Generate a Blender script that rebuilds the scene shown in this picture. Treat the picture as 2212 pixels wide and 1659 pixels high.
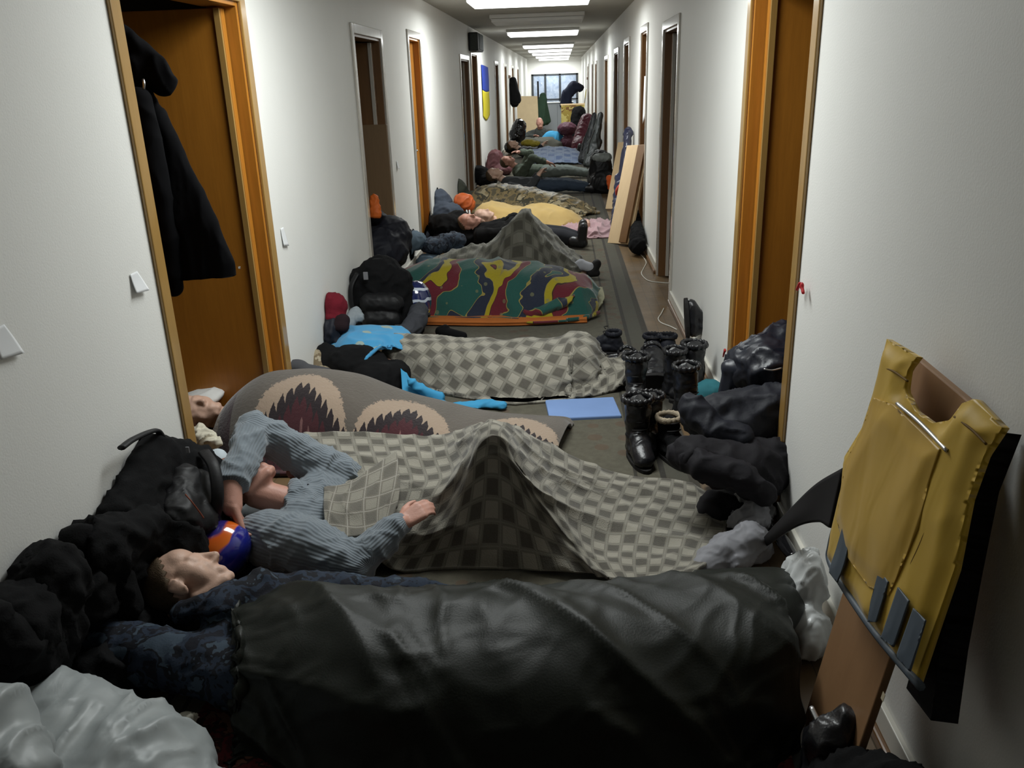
import bpy, bmesh, math, random
import numpy as np
from mathutils import Vector, Matrix, Euler

for o in list(bpy.data.objects):
    bpy.data.objects.remove(o, do_unlink=True)
SC = bpy.context.scene
COL = SC.collection
random.seed(7)
V = Vector

# ------------------------------------------------------------------ camera, world, exposure
cam_d = bpy.data.cameras.new('camera')
cam = bpy.data.objects.new('camera', cam_d); COL.objects.link(cam)
cam_d.sensor_fit = 'HORIZONTAL'; cam_d.sensor_width = 36.0
cam_d.lens = 36.0 * 1805.0 / 2212.0
cam_d.clip_start = 0.05; cam_d.clip_end = 200
PITCH, YAW, ROLL = math.radians(19.96), math.radians(3.84), math.radians(1.89)
_f = V((-math.sin(YAW)*math.cos(PITCH), math.cos(YAW)*math.cos(PITCH), -math.sin(PITCH)))
_r = V((math.cos(YAW), math.sin(YAW), 0)); _d = _f.cross(_r)
_right = _r*math.cos(ROLL) + _d*math.sin(ROLL)
_down = -_r*math.sin(ROLL) + _d*math.cos(ROLL)
cam.matrix_world = Matrix(((_right.x, -_down.x, -_f.x, 0), (_right.y, -_down.y, -_f.y, 0), (_right.z, -_down.z, -_f.z, 1.6), (0, 0, 0, 1)))
SC.camera = cam
SC.view_settings.view_transform = 'Standard'
SC.view_settings.look = 'None'
SC.view_settings.gamma = 1.0
SC.view_settings.use_curve_mapping = False
SC.view_settings.exposure = 0.0
LAMP_POWER = 42.5
LAMP_SPREAD = 178
world = bpy.data.worlds.new('world'); SC.world = world; world.use_nodes = True
world.node_tree.nodes['Background'].inputs[0].default_value = (0.01, 0.012, 0.016, 1)
world.node_tree.nodes['Background'].inputs[1].default_value = 0.2

# ------------------------------------------------------------------ node helpers
class G:
    def __init__(s, name):
        s.m = bpy.data.materials.new(name); s.m.use_nodes = True
        s.t = s.m.node_tree; s.t.nodes.clear()
        s.out = s.n('ShaderNodeOutputMaterial'); s.b = s.n('ShaderNodeBsdfPrincipled')
        s.l(s.b.outputs[0], s.out.inputs[0])
    def n(s, t, **k):
        x = s.t.nodes.new(t)
        for a, b in k.items(): setattr(x, a, b)
        return x
    def l(s, a, b): s.t.links.new(a, b)
    def set(s, sock, v):
        if hasattr(v, 'is_linked') or hasattr(v, 'links'): s.l(v, sock)
        else:
            if isinstance(v, (tuple, list)) and len(v) == 3 and sock.type == 'RGBA': v = (*v, 1)
            sock.default_value = v
    def math(s, op, a, b=0.0, c=None):
        x = s.n('ShaderNodeMath', operation=op); s.set(x.inputs[0], a); s.set(x.inputs[1], b)
        if c is not None: s.set(x.inputs[2], c)
        return x.outputs[0]
    def mix(s, f, a, b):
        x = s.n('ShaderNodeMix', data_type='RGBA'); s.set(x.inputs[0], f); s.set(x.inputs[6], a); s.set(x.inputs[7], b)
        return x.outputs[2]
    def coord(s, kind='Object'):
        return s.n('ShaderNodeTexCoord').outputs[kind]
    def mapping(s, co, scale=(1, 1, 1), rot=(0, 0, 0), loc=(0, 0, 0)):
        x = s.n('ShaderNodeMapping'); s.l(co, x.inputs[0])
        x.inputs['Scale'].default_value = scale; x.inputs['Rotation'].default_value = rot; x.inputs['Location'].default_value = loc
        return x.outputs[0]
    def noise(s, co, scale, detail=3, rough=.5, dist=0):
        x = s.n('ShaderNodeTexNoise'); s.l(co, x.inputs['Vector'])
        x.inputs['Scale'].default_value = scale; x.inputs['Detail'].default_value = detail
        x.inputs['Roughness'].default_value = rough; x.inputs['Distortion'].default_value = dist
        return x.outputs[0]
    def ramp(s, f, stops, const=False):
        x = s.n('ShaderNodeValToRGB'); s.l(f, x.inputs[0]); e = x.color_ramp.elements
        x.color_ramp.interpolation = 'CONSTANT' if const else 'LINEAR'
        while len(e) < len(stops): e.new(.5)
        for i, (p, c) in enumerate(stops):
            e[i].position = p; e[i].color = (*c, 1)
        return x.outputs[0]
    def sep(s, co):
        x = s.n('ShaderNodeSeparateXYZ'); s.l(co, x.inputs[0]); return x.outputs
    def bump(s, h, strength=.3, dist=.01):
        x = s.n('ShaderNodeBump'); x.inputs['Strength'].default_value = strength; x.inputs['Distance'].default_value = dist
        s.l(h, x.inputs['Height']); s.l(x.outputs[0], s.b.inputs['Normal'])
    def fin(s, col, rough=.7, spec=.3, metal=0, coat=0, sheen=0):
        s.set(s.b.inputs['Base Color'], col); s.set(s.b.inputs['Roughness'], rough)
        s.b.inputs['Specular IOR Level'].default_value = spec; s.b.inputs['Metallic'].default_value = metal
        s.b.inputs['Coat Weight'].default_value = coat; s.b.inputs['Coat Roughness'].default_value = .12
        s.b.inputs['Sheen Weight'].default_value = sheen
        return s.m

def plain(name, col, rough=.7, spec=.3, var=.15, vs=8, bump=0, bs=60, metal=0, coat=0, sheen=0):
    g = G(name); co = g.coord()
    n = g.noise(co, vs, 4)
    c = g.mix(n, tuple(x*(1-var) for x in col), tuple(min(1, x*(1+var)) for x in col))
    if bump: g.bump(g.noise(co, bs, 3), bump, .004)
    return g.fin(c, rough, spec, metal, coat, sheen)

# ------------------------------------------------------------------ numpy noise
_rs = np.random.RandomState(3)
_PERM = np.concatenate([_rs.permutation(256)]*3)
_GRAD = _rs.normal(size=(256, 3)); _GRAD /= np.linalg.norm(_GRAD, axis=1)[:, None]
def pn(p):
    p = np.asarray(p, float); i = np.floor(p).astype(int); f = p - i; i &= 255
    u = f*f*f*(f*(f*6-15)+10); r = 0
    for a in (0, 1):
        for b in (0, 1):
            for c in (0, 1):
                h = _PERM[_PERM[_PERM[(i[..., 0]+a) & 255]+((i[..., 1]+b) & 255)]+((i[..., 2]+c) & 255)]
                g = _GRAD[h]; d = f - np.array([a, b, c])
                w = (u[..., 0] if a else 1-u[..., 0])*(u[..., 1] if b else 1-u[..., 1])*(u[..., 2] if c else 1-u[..., 2])
                r = r + w*(g*d).sum(-1)
    return r*1.6
def ridge(p): return 1 - np.abs(pn(p))*2.0

# ------------------------------------------------------------------ objects
def tag(o, label=None, cat=None, group=None, kind=None):
    if label: o['label'] = label
    if cat: o['category'] = cat
    if group: o['group'] = group
    if kind: o['kind'] = kind
    return o
def link(name, me, mat=None, parent=None):
    if mat is not None: me.materials.clear(); me.materials.append(mat)
    o = bpy.data.objects.new(name, me); COL.objects.link(o)
    if parent is not None: o.parent = parent; o.matrix_parent_inverse = parent.matrix_world.inverted()
    return o
def thing(name, label, cat, loc=(0, 0, 0), rz=0, group=None):
    o = bpy.data.objects.new(name, None); COL.objects.link(o)
    o.location = loc; o.rotation_euler = (0, 0, rz); o.empty_display_size = .1
    o.matrix_world = Matrix.Translation(V(loc)) @ Matrix.Rotation(rz, 4, 'Z')
    return tag(o, label, cat, group)
def dup(root, loc, rz, label=None, group=None):
    r = root.copy(); COL.objects.link(r); r.location = loc; r.rotation_euler = (0, 0, rz)
    r.matrix_world = Matrix.Translation(V(loc)) @ Matrix.Rotation(rz, 4, 'Z')
    if label: r['label'] = label
    if group: r['group'] = group
    for ch in list(root.children):
        c = ch.copy(); COL.objects.link(c); c.parent = r
        for g in ch.children:
            d = g.copy(); COL.objects.link(d); d.parent = c
    return r
def mesh(name, vs, fs, smooth=True, uv=None):
    me = bpy.data.meshes.new(name); me.from_pydata([tuple(map(float, v)) for v in vs], [], [tuple(map(int, f)) for f in fs]); me.update()
    if smooth: me.polygons.foreach_set('use_smooth', [True]*len(me.polygons))
    if uv is not None:
        l = me.uv_layers.new(name='UVMap'); idx = np.empty(len(me.loops), int); me.loops.foreach_get('vertex_index', idx)
        l.data.foreach_set('uv', np.asarray(uv, float)[idx].ravel())
    return me
def boxes(name, bl, mat, parent=None, bevel=0):
    """bl: list of (x0,y0,z0,x1,y1,z1)"""
    bm = bmesh.new()
    for b in bl:
        r = bmesh.ops.create_cube(bm, size=1)
        bmesh.ops.scale(bm, vec=(b[3]-b[0], b[4]-b[1], b[5]-b[2]), verts=r['verts'])
        bmesh.ops.translate(bm, vec=((b[0]+b[3])/2, (b[1]+b[4])/2, (b[2]+b[5])/2), verts=r['verts'])
    if bevel: bmesh.ops.bevel(bm, geom=bm.edges[:], offset=bevel, segments=2, affect='EDGES', profile=.5)
    me = bpy.data.meshes.new(name); bm.to_mesh(me); bm.free()
    return link(name, me, mat, parent)
def obox(name, c, size, axes, mat, parent=None, bevel=.004):
    """oriented box: centre, size, 3 axes"""
    bm = bmesh.new(); bmesh.ops.create_cube(bm, size=1)
    bmesh.ops.scale(bm, vec=size, verts=bm.verts)
    if bevel: bmesh.ops.bevel(bm, geom=bm.edges[:], offset=bevel, segments=2, affect='EDGES', profile=.5)
    M = Matrix((axes[0], axes[1], axes[2])).transposed().to_4x4(); M.translation = V(c)
    bm.transform(M)
    me = bpy.data.meshes.new(name); bm.to_mesh(me); bm.free()
    return link(name, me, mat, parent)

def crom(P, n):
    """Catmull-Rom through P (k,d) -> (n,d)"""
    P = np.asarray(P, float); k = len(P)
    Q = np.vstack([2*P[0]-P[1], P, 2*P[-1]-P[-2]])
    t = np.linspace(0, k-1-1e-9, n); i = np.floor(t).astype(int); f = (t-i)[:, None]
    a, b, c, d = Q[i], Q[i+1], Q[i+2], Q[i+3]
    return .5*((2*b)+(-a+c)*f+(2*a-5*b+4*c-d)*f*f+(-a+3*b-3*c+d)*f**3)
def crom2(net, nu, nv):
    net = np.asarray(net, float); r, c, d = net.shape
    A = np.stack([crom(net[i], nu) for i in range(r)])
    return np.stack([crom(A[:, j], nv) for j in range(nu)], 1)
def gnormals(P):
    du = np.gradient(P, axis=1); dv = np.gradient(P, axis=0); n = np.cross(du, dv)
    return n/np.maximum(np.linalg.norm(n, axis=-1, keepdims=True), 1e-9)
def cloth_grid(name, P, mat, parent=None, folds=(), thick=.012, floor=.008, flip=False, fold_mask=None, stretch=None):
    """P (nv,nu,3) grid -> closed sheet with folds (amp, fu, fv, seed, ridged) and arc-length UVs in metres"""
    nv, nu = P.shape[:2]
    su = np.zeros((nv, nu)); su[:, 1:] = np.cumsum(np.linalg.norm(np.diff(P, axis=1), axis=-1), 1)
    sv = np.zeros((nv, nu)); sv[1:] = np.cumsum(np.linalg.norm(np.diff(P, axis=0), axis=-1), 0)
    U = np.broadcast_to(su.mean(0), (nv, nu)); W = np.broadcast_to(sv.mean(1)[:, None], (nv, nu))
    N = gnormals(P)
    if flip: N = -N
    D = np.zeros((nv, nu))
    for amp, fu, fv, seed, rd, *an in folds:
        an = math.radians(an[0]) if an else 0.0; ca, sa = math.cos(an), math.sin(an)
        q = np.stack([(U*ca+W*sa)*fu, (W*ca-U*sa)*fv, np.full_like(U, seed*7.31)], -1)
        w = np.stack([pn(q*.6+11.3), pn(q*.6+27.7), np.zeros_like(U)], -1)
        q = q + .7*w
        D += amp*((ridge(q)**2-.4) if rd else pn(q))
    if fold_mask is not None: D = D*fold_mask
    P = P + N*D[..., None]
    P[..., 2] = np.maximum(P[..., 2], floor+thick)
    N = gnormals(P)
    if flip: N = -N
    B = P - N*thick; B[..., 2] = np.maximum(B[..., 2], floor)
    ids = np.arange(nv*nu).reshape(nv, nu); k = nv*nu
    q = np.stack([ids[:-1, :-1], ids[:-1, 1:], ids[1:, 1:], ids[1:, :-1]], -1).reshape(-1, 4)
    if flip: q = q[:, ::-1]
    fs = [q, q[:, ::-1]+k]
    loop = np.concatenate([ids[0, :-1], ids[:-1, -1], ids[-1, :0:-1], ids[:0:-1, 0]])
    nx = np.roll(loop, -1); s = np.stack([loop, loop+k, nx+k, nx], -1)
    fs.append(s[:, ::-1] if flip else s)
    fs = np.concatenate(fs)
    uv = np.stack([U, W], -1).reshape(-1, 2); uv = np.concatenate([uv, uv])
    me = mesh(name, np.concatenate([P.reshape(-1, 3), B.reshape(-1, 3)]), fs, True, uv)
    return link(name, me, mat, parent)
def cloth(name, net, mat, nu=110, nv=80, **k):
    return cloth_grid(name, crom2(net, nu, nv), mat, **k)
def drape(name, spine, mat, nu=140, nv=70, hem=.06, seed=1, **k):
    """blanket over a lying body. spine: (x, y, z_top, near_half_width, far_half_width, near_skirt, far_skirt)"""
    S = crom(np.array(spine, float), nu); c = S[:, :2]
    tg = np.gradient(c, axis=0); tg /= np.linalg.norm(tg, axis=1)[:, None]
    lat = np.stack([-tg[:, 1], tg[:, 0]], 1)          # far side (+y) for a spine that runs +x
    z = np.maximum(S[:, 2], .02)
    ts = np.linspace(0, 1, nu)
    jn = 1+hem*10*pn(np.stack([ts*6, ts*0+seed*3.1, ts*0], -1)); jf = 1+hem*10*pn(np.stack([ts*6, ts*0+seed*5.7, ts*0+9], -1))
    prof = [(1.12, .0), (1.0, .16), (.82, .56), (.48, .9), (0, 1.0)]
    rows = [c_ for c_ in ()]
    def row(side, a, h, sk, j):
        w = S[:, 3] if side < 0 else S[:, 4]; s_ = S[:, 5] if side < 0 else S[:, 6]
        p = c + side*lat*((w*a + s_*sk*j)[:, None])
        return np.concatenate([p, (z*h+.012)[:, None]], 1)
    rows = [row(1, 1.12, 0, 1, jf)] + [row(1, a, h, 0, jf) for a, h in prof] + [row(-1, a, h, 0, jn) for a, h in prof[::-1][1:]] + [row(-1, 1.12, 0, 1, jn)]
    net = np.stack(rows)                              # far hem ... near hem
    P = np.stack([crom(net[:, j], nv) for j in range(nu)], 1)
    P = P[::-1]                                       # near first so the normals point up
    if k.pop('end_crumple', 0):
        k['fold_mask'] = np.broadcast_to(1+2.2*np.clip((ts-.62)/.3, 0, 1)**2, P.shape[:2])
    return cloth_grid(name, P, mat, **k)

def sph(nu=16, nv=10):
    vs = [(0, 0, -1)]; fs = []
    for j in range(1, nv):
        a = -math.pi/2+math.pi*j/nv
        for i in range(nu): vs.append((math.cos(a)*math.cos(2*math.pi*i/nu), math.cos(a)*math.sin(2*math.pi*i/nu), math.sin(a)))
    vs.append((0, 0, 1)); t = len(vs)-1
    for i in range(nu): fs.append((0, 1+(i+1) % nu, 1+i))
    for j in range(nv-2):
        for i in range(nu):
            a = 1+j*nu+i; b = 1+j*nu+(i+1) % nu; fs.append((a, b, b+nu, a+nu))
    for i in range(nu): fs.append((t, t-nu+i, t-nu+(i+1) % nu))
    return np.array(vs), fs
_SV, _SF = sph(18, 12)
def basis(d, up=None):
    d = np.asarray(d, float); n = np.linalg.norm(d); d = d/n if n > 1e-9 else np.array([0, 0, 1.])
    u = np.array([0, 0, 1.]) if abs(d[2]) < .9 else np.array([1., 0, 0])
    if up is not None: u = np.asarray(up, float)
    x = np.cross(u, d); x /= np.linalg.norm(x); y = np.cross(d, x)
    return x, y, d
def cap(p0, r0, p1, r1, flat=1, up=None):
    """tapered capsule from p0 to p1; flat squeezes it along 'up'"""
    p0 = np.asarray(p0, float); p1 = np.asarray(p1, float)
    x, y, d = basis(p1-p0, up)
    vs, fs = sph(16, 11); out = []
    for v in vs:
        r, p = (r1, p1) if v[2] > 0 else (r0, p0)
        out.append(p + r*(v[0]*x + v[1]*flat*y + v[2]*d*min(1, max(flat, .5))))
    return np.array(out), fs
def ell(c, r, R=None):
    v = _SV*np.asarray(r, float)
    if R is not None: v = v @ np.array(Euler(R).to_matrix()).T
    return v+np.asarray(c, float), _SF
def bx(c, size, R=None):
    v = np.array([(x, y, z) for x in (-.5, .5) for y in (-.5, .5) for z in (-.5, .5)])*np.asarray(size)
    if R is not None: v = v @ np.array(Euler(R).to_matrix()).T
    return v+np.asarray(c, float), [(0, 1, 3, 2), (4, 6, 7, 5), (0, 4, 5, 1), (2, 3, 7, 6), (0, 2, 6, 4), (1, 5, 7, 3)]
def chain(pts, rs, flat=1, up=None):
    return [cap(pts[i], rs[i], pts[i+1], rs[i+1], flat, up) for i in range(len(pts)-1)]
_DG = None
def fuse(name, prims, mat, parent=None, voxel=.012, smooth=6, wrinkle=(), floor=None, xf=None, clampx=None):
    """voxel-union of closed primitives into ONE smooth surface, then noise wrinkles (amp, freq(3), seed, ridged)"""
    vs, fs, k = [], [], 0
    for v, f in prims:
        vs.append(v); fs += [tuple(i+k for i in q) for q in f]; k += len(v)
    me = mesh(name, np.concatenate(vs), fs)
    o = bpy.data.objects.new(name, me); COL.objects.link(o)
    m = o.modifiers.new('r', 'REMESH'); m.mode = 'VOXEL'; m.voxel_size = voxel; m.use_smooth_shade = True
    if smooth:
        s = o.modifiers.new('s', 'SMOOTH'); s.factor = .5; s.iterations = smooth
    dg = bpy.context.evaluated_depsgraph_get()
    me2 = bpy.data.meshes.new_from_object(o.evaluated_get(dg)); me2.name = name
    bpy.data.objects.remove(o); bpy.data.meshes.remove(me)
    n = len(me2.vertices); co = np.empty(n*3); me2.vertices.foreach_get('co', co); co = co.reshape(n, 3)
    if wrinkle:
        no = np.empty(n*3); me2.vertices.foreach_get('normal', no); no = no.reshape(n, 3)
        D = np.zeros(n)
        for amp, fr, seed, rd in wrinkle:
            q = co*np.asarray(fr if hasattr(fr, '__len__') else (fr,)*3) + seed*5.17
            q = q + .5*np.stack([pn(q*.7+3.1), pn(q*.7+17.9), pn(q*.7+31.7)], -1)
            D += amp*((ridge(q)**2-.4) if rd else pn(q))
        co = co + no*D[:, None]
    if floor is not None: co[:, 2] = np.maximum(co[:, 2], floor)
    if clampx is not None: co[:, 0] = np.clip(co[:, 0], clampx[0], clampx[1])
    if xf is not None: co = co @ np.array(xf.to_3x3()).T + np.array(xf.translation)
    me2.vertices.foreach_set('co', co.ravel()); me2.update()
    me2.polygons.foreach_set('use_smooth', [True]*len(me2.polygons))
    return link(name, me2, mat, parent)
def tube(name, pts, rs, mat, parent=None, n=40, seg=12, flat=1, up=None, closed_ends=True):
    P = crom(pts, n); R = crom(np.array(rs, float)[:, None], n)[:, 0] if hasattr(rs, '__len__') else np.full(n, rs)
    T = np.gradient(P, axis=0); T /= np.linalg.norm(T, axis=1)[:, None]
    vs, fs = [], []
    x, y, d = basis(T[0], up)
    for i in range(n):
        if i:
            if up is not None: x, y, d = basis(T[i], up)
            else:
                y = np.cross(T[i], x); y /= np.linalg.norm(y); x = np.cross(y, T[i])
        for s in range(seg):
            a = 2*math.pi*s/seg; vs.append(P[i]+R[i]*(math.cos(a)*x+math.sin(a)*flat*y))
    for i in range(n-1):
        for s in range(seg):
            a = i*seg+s; b = i*seg+(s+1) % seg; fs.append((a, b, b+seg, a+seg))
    fs.append(tuple(range(seg))[::-1]); fs.append(tuple((n-1)*seg+s for s in range(seg)))
    return link(name, mesh(name, vs, fs), mat, parent)
def slab(name, outline, h, mat, parent=None, xf=None, bevel=.004):
    """extruded closed outline [(x,y)] of height h (0..h in z), placed with xf"""
    bm = bmesh.new(); f = bm.faces.new([bm.verts.new((p[0], p[1], 0)) for p in outline])
    r = bmesh.ops.extrude_face_region(bm, geom=[f])
    bmesh.ops.translate(bm, vec=(0, 0, h), verts=[g for g in r['geom'] if isinstance(g, bmesh.types.BMVert)])
    bmesh.ops.recalc_face_normals(bm, faces=bm.faces)
    if bevel: bmesh.ops.bevel(bm, geom=bm.edges[:], offset=bevel, segments=2, affect='EDGES', profile=.5)
    if xf is not None: bm.transform(xf)
    me = bpy.data.meshes.new(name); bm.to_mesh(me); bm.free()
    return link(name, me, mat, parent)

# ------------------------------------------------------------------ materials of the room
def wall_mat():
    g = G('wall_paint'); co = g.coord()
    n = g.noise(g.mapping(co, (1, 1, .6)), 1.6, 5, .6); s = g.noise(g.mapping(co, (1, 9, 9)), 5, 4, .7)
    c = g.mix(n, (.74, .735, .70), (.81, .805, .775))
    sm = g.math('GREATER_THAN', s, .70)
    c = g.mix(g.math('MULTIPLY', sm, .25), c, (.45, .44, .42))
    g.bump(g.noise(co, 160, 2), .25, .002)
    return g.fin(c, .62, .35)
def wood_mat(name, a, b, rough=.35, coat=.5, axis=2, scale=1.0):
    g = G(name); sc = [14*scale]*3; sc[axis] = 1.1*scale
    co = g.mapping(g.coord(), tuple(sc))
    n = g.noise(co, 2.2, 6, .62, .6); f = g.noise(co, 9, 3)
    c = g.mix(g.math('MULTIPLY_ADD', f, .35, g.math('MULTIPLY', n, .75)), a, b)
    g.bump(n, .08, .003)
    return g.fin(c, rough, .5, 0, coat)
M_WALL = wall_mat()
M_CEIL = plain('ceiling_paint', (.42, .41, .37), .8, .2, .08, 2)
M_LEAF = wood_mat('varnished_orange_wood', (.28, .10, .010), (.52, .21, .025), .4, .25)
M_DARKLEAF = wood_mat('dark_brown_wood', (.10, .045, .012), (.19, .09, .028), .45, .2)
M_CASE = wood_mat('tan_varnished_casing', (.29, .16, .042), (.43, .26, .08), .3, .6)
M_SHEENCASE = wood_mat('painted_sheen_casing', (.42, .38, .32), (.58, .55, .5), .22, .8)  # pale colour paints in the lamps' grazing sheen on brown varnish
M_METAL = plain('worn_metal', (.6, .6, .6), .3, .5, .1, metal=1)
M_BASE = plain('cream_gloss_paint', (.66, .64, .57), .35, .5, .1, 3)
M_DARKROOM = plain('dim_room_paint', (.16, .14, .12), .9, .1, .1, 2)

# ------------------------------------------------------------------ floor and runner carpet
def parquet():
    g = G('oak_parquet'); co = g.coord(); x, y, z = g.sep(co)
    b = g.n('ShaderNodeTexBrick'); g.l(g.mapping(co, (1, 1, 1), (0, 0, math.pi/2)), b.inputs['Vector'])
    b.inputs['Scale'].default_value = 1.0; b.inputs['Brick Width'].default_value = .42; b.inputs['Row Height'].default_value = .07
    b.inputs['Mortar Size'].default_value = .0015; b.inputs['Color1'].default_value = (.15, .088, .036, 1); b.inputs['Color2'].default_value = (.22, .13, .05, 1)
    b.inputs['Mortar'].default_value = (.03, .02, .01, 1)
    n = g.noise(g.mapping(co, (3, 3, 3)), 1.2, 5, .65)
    c = g.mix(g.math('MULTIPLY', n, .9), b.outputs[0], (.095, .075, .055))
    r = g.math('MULTIPLY_ADD', n, .5, .12)
    return g.fin(c, r, .5)
M_FLOOR = parquet()
fl = boxes('floor', [(-3.2, -4.2, -.1, 2.7, 36.4, 0)], M_FLOOR); tag(fl, kind='structure')
def runner_mat():
    g = G('woven_runner'); co = g.coord(); x, y, z = g.sep(co)
    n = g.noise(co, 30, 4, .7); big = g.noise(co, 6, 3)
    w = g.n('ShaderNodeTexVoronoi'); g.l(g.mapping(co, (9, 9, 9)), w.inputs['Vector']); w.inputs['Scale'].default_value = 1
    c = g.mix(n, (.055, .05, .038), (.135, .125, .092))
    c = g.mix(g.math('MULTIPLY', g.math('LESS_THAN', w.outputs['Distance'], .32), .45), c, (.10, .055, .035))
    def band(a, b): return g.math('MULTIPLY', g.math('GREATER_THAN', x, a), g.math('LESS_THAN', x, b))
    for a, b_, col in ((.29, .305, (.03, .028, .024)), (.40, .425, (.028, .026, .025)), (.425, .515, (.075, .072, .058)), (.515, .56, (.045, .04, .034)), (-1.06, -1.045, (.03, .028, .024)), (-1.12, -1.1, (.03, .03, .03))):
        c = g.mix(g.math('MULTIPLY', band(a, b_), .8), c, col)
    g.bump(g.noise(co, 350, 2), .5, .004)
    return g.fin(c, .95, .1, sheen=.1)
M_RUNNER = runner_mat()
rn = boxes('carpet_runner', [(-1.14, -2.2, .0005, .555, 33.0, .007)], M_RUNNER, bevel=.002)
tag(rn, 'long dark olive patterned carpet runner covering the corridor floor', 'carpet')

# ------------------------------------------------------------------ walls with door openings
XL, XR, ZC, TW = -1.38, .80, 2.38, .13
LEFT = [(2.77, 3.84, 1.955, 'open'), (5.92, 6.80, 1.93, 'open'), (8.06, 8.70, 2.0, 'shut'), (12.15, 13.2, 1.9, 'open'), (13.6, 14.5, 2.0, 'shut'), (18.4, 19.3, 1.93, 'shut'), (21.4, 22.3, 1.93, 'shut'), (24.6, 25.5, 1.93, 'shut'), (27.6, 28.5, 1.93, 'shut')]
RIGHT = [(2.90, 3.85, 1.96, 'open'), (6.2, 7.06, 1.93, 'open'), (8.40, 9.02, 2.0, 'shut'), (10.6, 11.4, 1.98, 'shut'), (12.6, 13.5, 1.93, 'dark'), (15.4, 16.5, 1.9, 'shut'), (20.2, 21.1, 1.9, 'shut'), (22.6, 23.5, 1.93, 'shut'), (26.4, 27.3, 1.93, 'shut')]
def wall(name, x0, x1, ops):
    y = -4.0; bl = []
    for a, b, h, k in ops:
        bl.append((x0, y, 0, x1, a, ZC)); bl.append((x0, a, h, x1, b, ZC)); y = b
    bl.append((x0, y, 0, x1, 36.2, ZC))
    tag(boxes(name, bl, M_WALL), kind='structure')
wall('wall_left', XL-TW, XL, LEFT); wall('wall_right', XR, XR+TW, RIGHT)
tag(boxes('wall_back', [(XL-TW, -4.1, 0, XR+TW, -4.0, ZC)], M_WALL), kind='structure')
tag(boxes('ceiling', [(-3.2, -4.2, ZC, 2.7, 36.4, ZC+.1)], M_CEIL), kind='structure')
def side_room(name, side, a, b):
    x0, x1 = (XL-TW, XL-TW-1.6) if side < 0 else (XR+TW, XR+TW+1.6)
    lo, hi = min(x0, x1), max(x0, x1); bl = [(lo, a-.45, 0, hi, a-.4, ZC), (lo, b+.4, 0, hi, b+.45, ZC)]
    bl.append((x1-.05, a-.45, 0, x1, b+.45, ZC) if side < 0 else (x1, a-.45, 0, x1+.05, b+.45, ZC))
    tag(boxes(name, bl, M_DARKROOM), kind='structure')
nd = [0]
def door(side, a, b, h, kind, wood, case, leaf_open=90):
    nd[0] += 1
    d = bpy.data.objects.new('door_%d' % nd[0], None); COL.objects.link(d); d['kind'] = 'structure'
    X = XL if side < 0 else XR; s = 1 if side < 0 else -1          # s: towards the corridor
    d.location = (X, (a+b)/2, 0); d.matrix_world = Matrix.Translation(V((X, (a+b)/2, 0)))
    cw, pr = .06, .014
    def B(x0, y0, z0, x1, y1, z1): return (min(x0, x1), y0, z0, max(x0, x1), y1, z1)
    boxes('casing', [B(X, a-cw, 0, X+s*pr, a+.004, h+cw)], case, d, .004)
    boxes('casing', [B(X, b-.004, 0, X+s*pr, b+cw, h+cw)], case, d, .004)
    boxes('head_casing', [B(X, a+.004, h-.004, X+s*pr, b-.004, h+cw)], case, d, .004)
    boxes('jamb_lining', [B(X-s*TW, a, 0, X-s*.001, a+.022, h), B(X-s*TW, b-.022, 0, X-s*.001, b, h), B(X-s*TW, a+.022, h-.022, X-s*.001, b-.022, h)], wood, d, .002)
    w = b-a-.05
    if kind == 'open':
        hx, hy = X-s*.05, b-.03
        lf = boxes('leaf', [(0, -.04, .012, w, 0, h-.03)], wood, None, .003)
        st = boxes('edge_bead', [(.003, -.052, .012, .03, -.0401, h-.03)], case, None, .002)
        kn = fuse('handle', [cap((w-.06, -.045, 1.0), .011, (w-.06, -.085, 1.0), .010), cap((w-.06, -.085, 1.0), .010, (w-.17, -.09, .995), .009)], M_METAL, None, .004, 2)
        R = Matrix.Translation(V((hx, hy, 0))) @ Matrix.Rotation(math.radians(180 if side < 0 else 0) + math.radians(-s*(90-leaf_open)), 4, 'Z')
        if side < 0: R = R @ Matrix.Scale(-1, 4, V((0, 1, 0)))
        for o in (lf, st, kn):
            o.data.transform(R); o.parent = d; o.matrix_parent_inverse = d.matrix_world.inverted()
        if side < 0:
            for o in (lf, st, kn): o.data.flip_normals()
        st.parent = lf; kn.parent = lf
        for o in (st, kn): o.matrix_parent_inverse = Matrix()
    else:
        xr = X-s*.06
        lf = boxes('leaf', [B(xr-s*.04, a+.026, .012, xr, b-.026, h-.026)], wood, d, .003)
        kn = fuse('handle', [cap((xr, a+.09, 1.0), .011, (xr+s*.045, a+.09, 1.0), .01), cap((xr+s*.045, a+.09, 1.0), .01, (xr+s*.048, a+.19, .995), .009)], M_METAL, None, .004, 2)
        kn.parent = lf; kn.matrix_parent_inverse = Matrix()
    return d
for i, (a, b, h, k) in enumerate(LEFT):
    door(-1, a, b, h, 'open' if k == 'open' else 'shut', M_LEAF if i in (0, 2) else M_DARKLEAF, M_CASE if i == 0 else M_SHEENCASE)
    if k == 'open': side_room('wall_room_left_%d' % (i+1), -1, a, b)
for i, (a, b, h, k) in enumerate(RIGHT):
    door(1, a, b, h, 'open' if k == 'open' else 'shut', M_LEAF if i == 0 else M_DARKLEAF, M_CASE if i == 0 else M_SHEENCASE)
    if k == 'open': side_room('wall_room_right_%d' % (i+1), 1, a, b)
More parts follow.
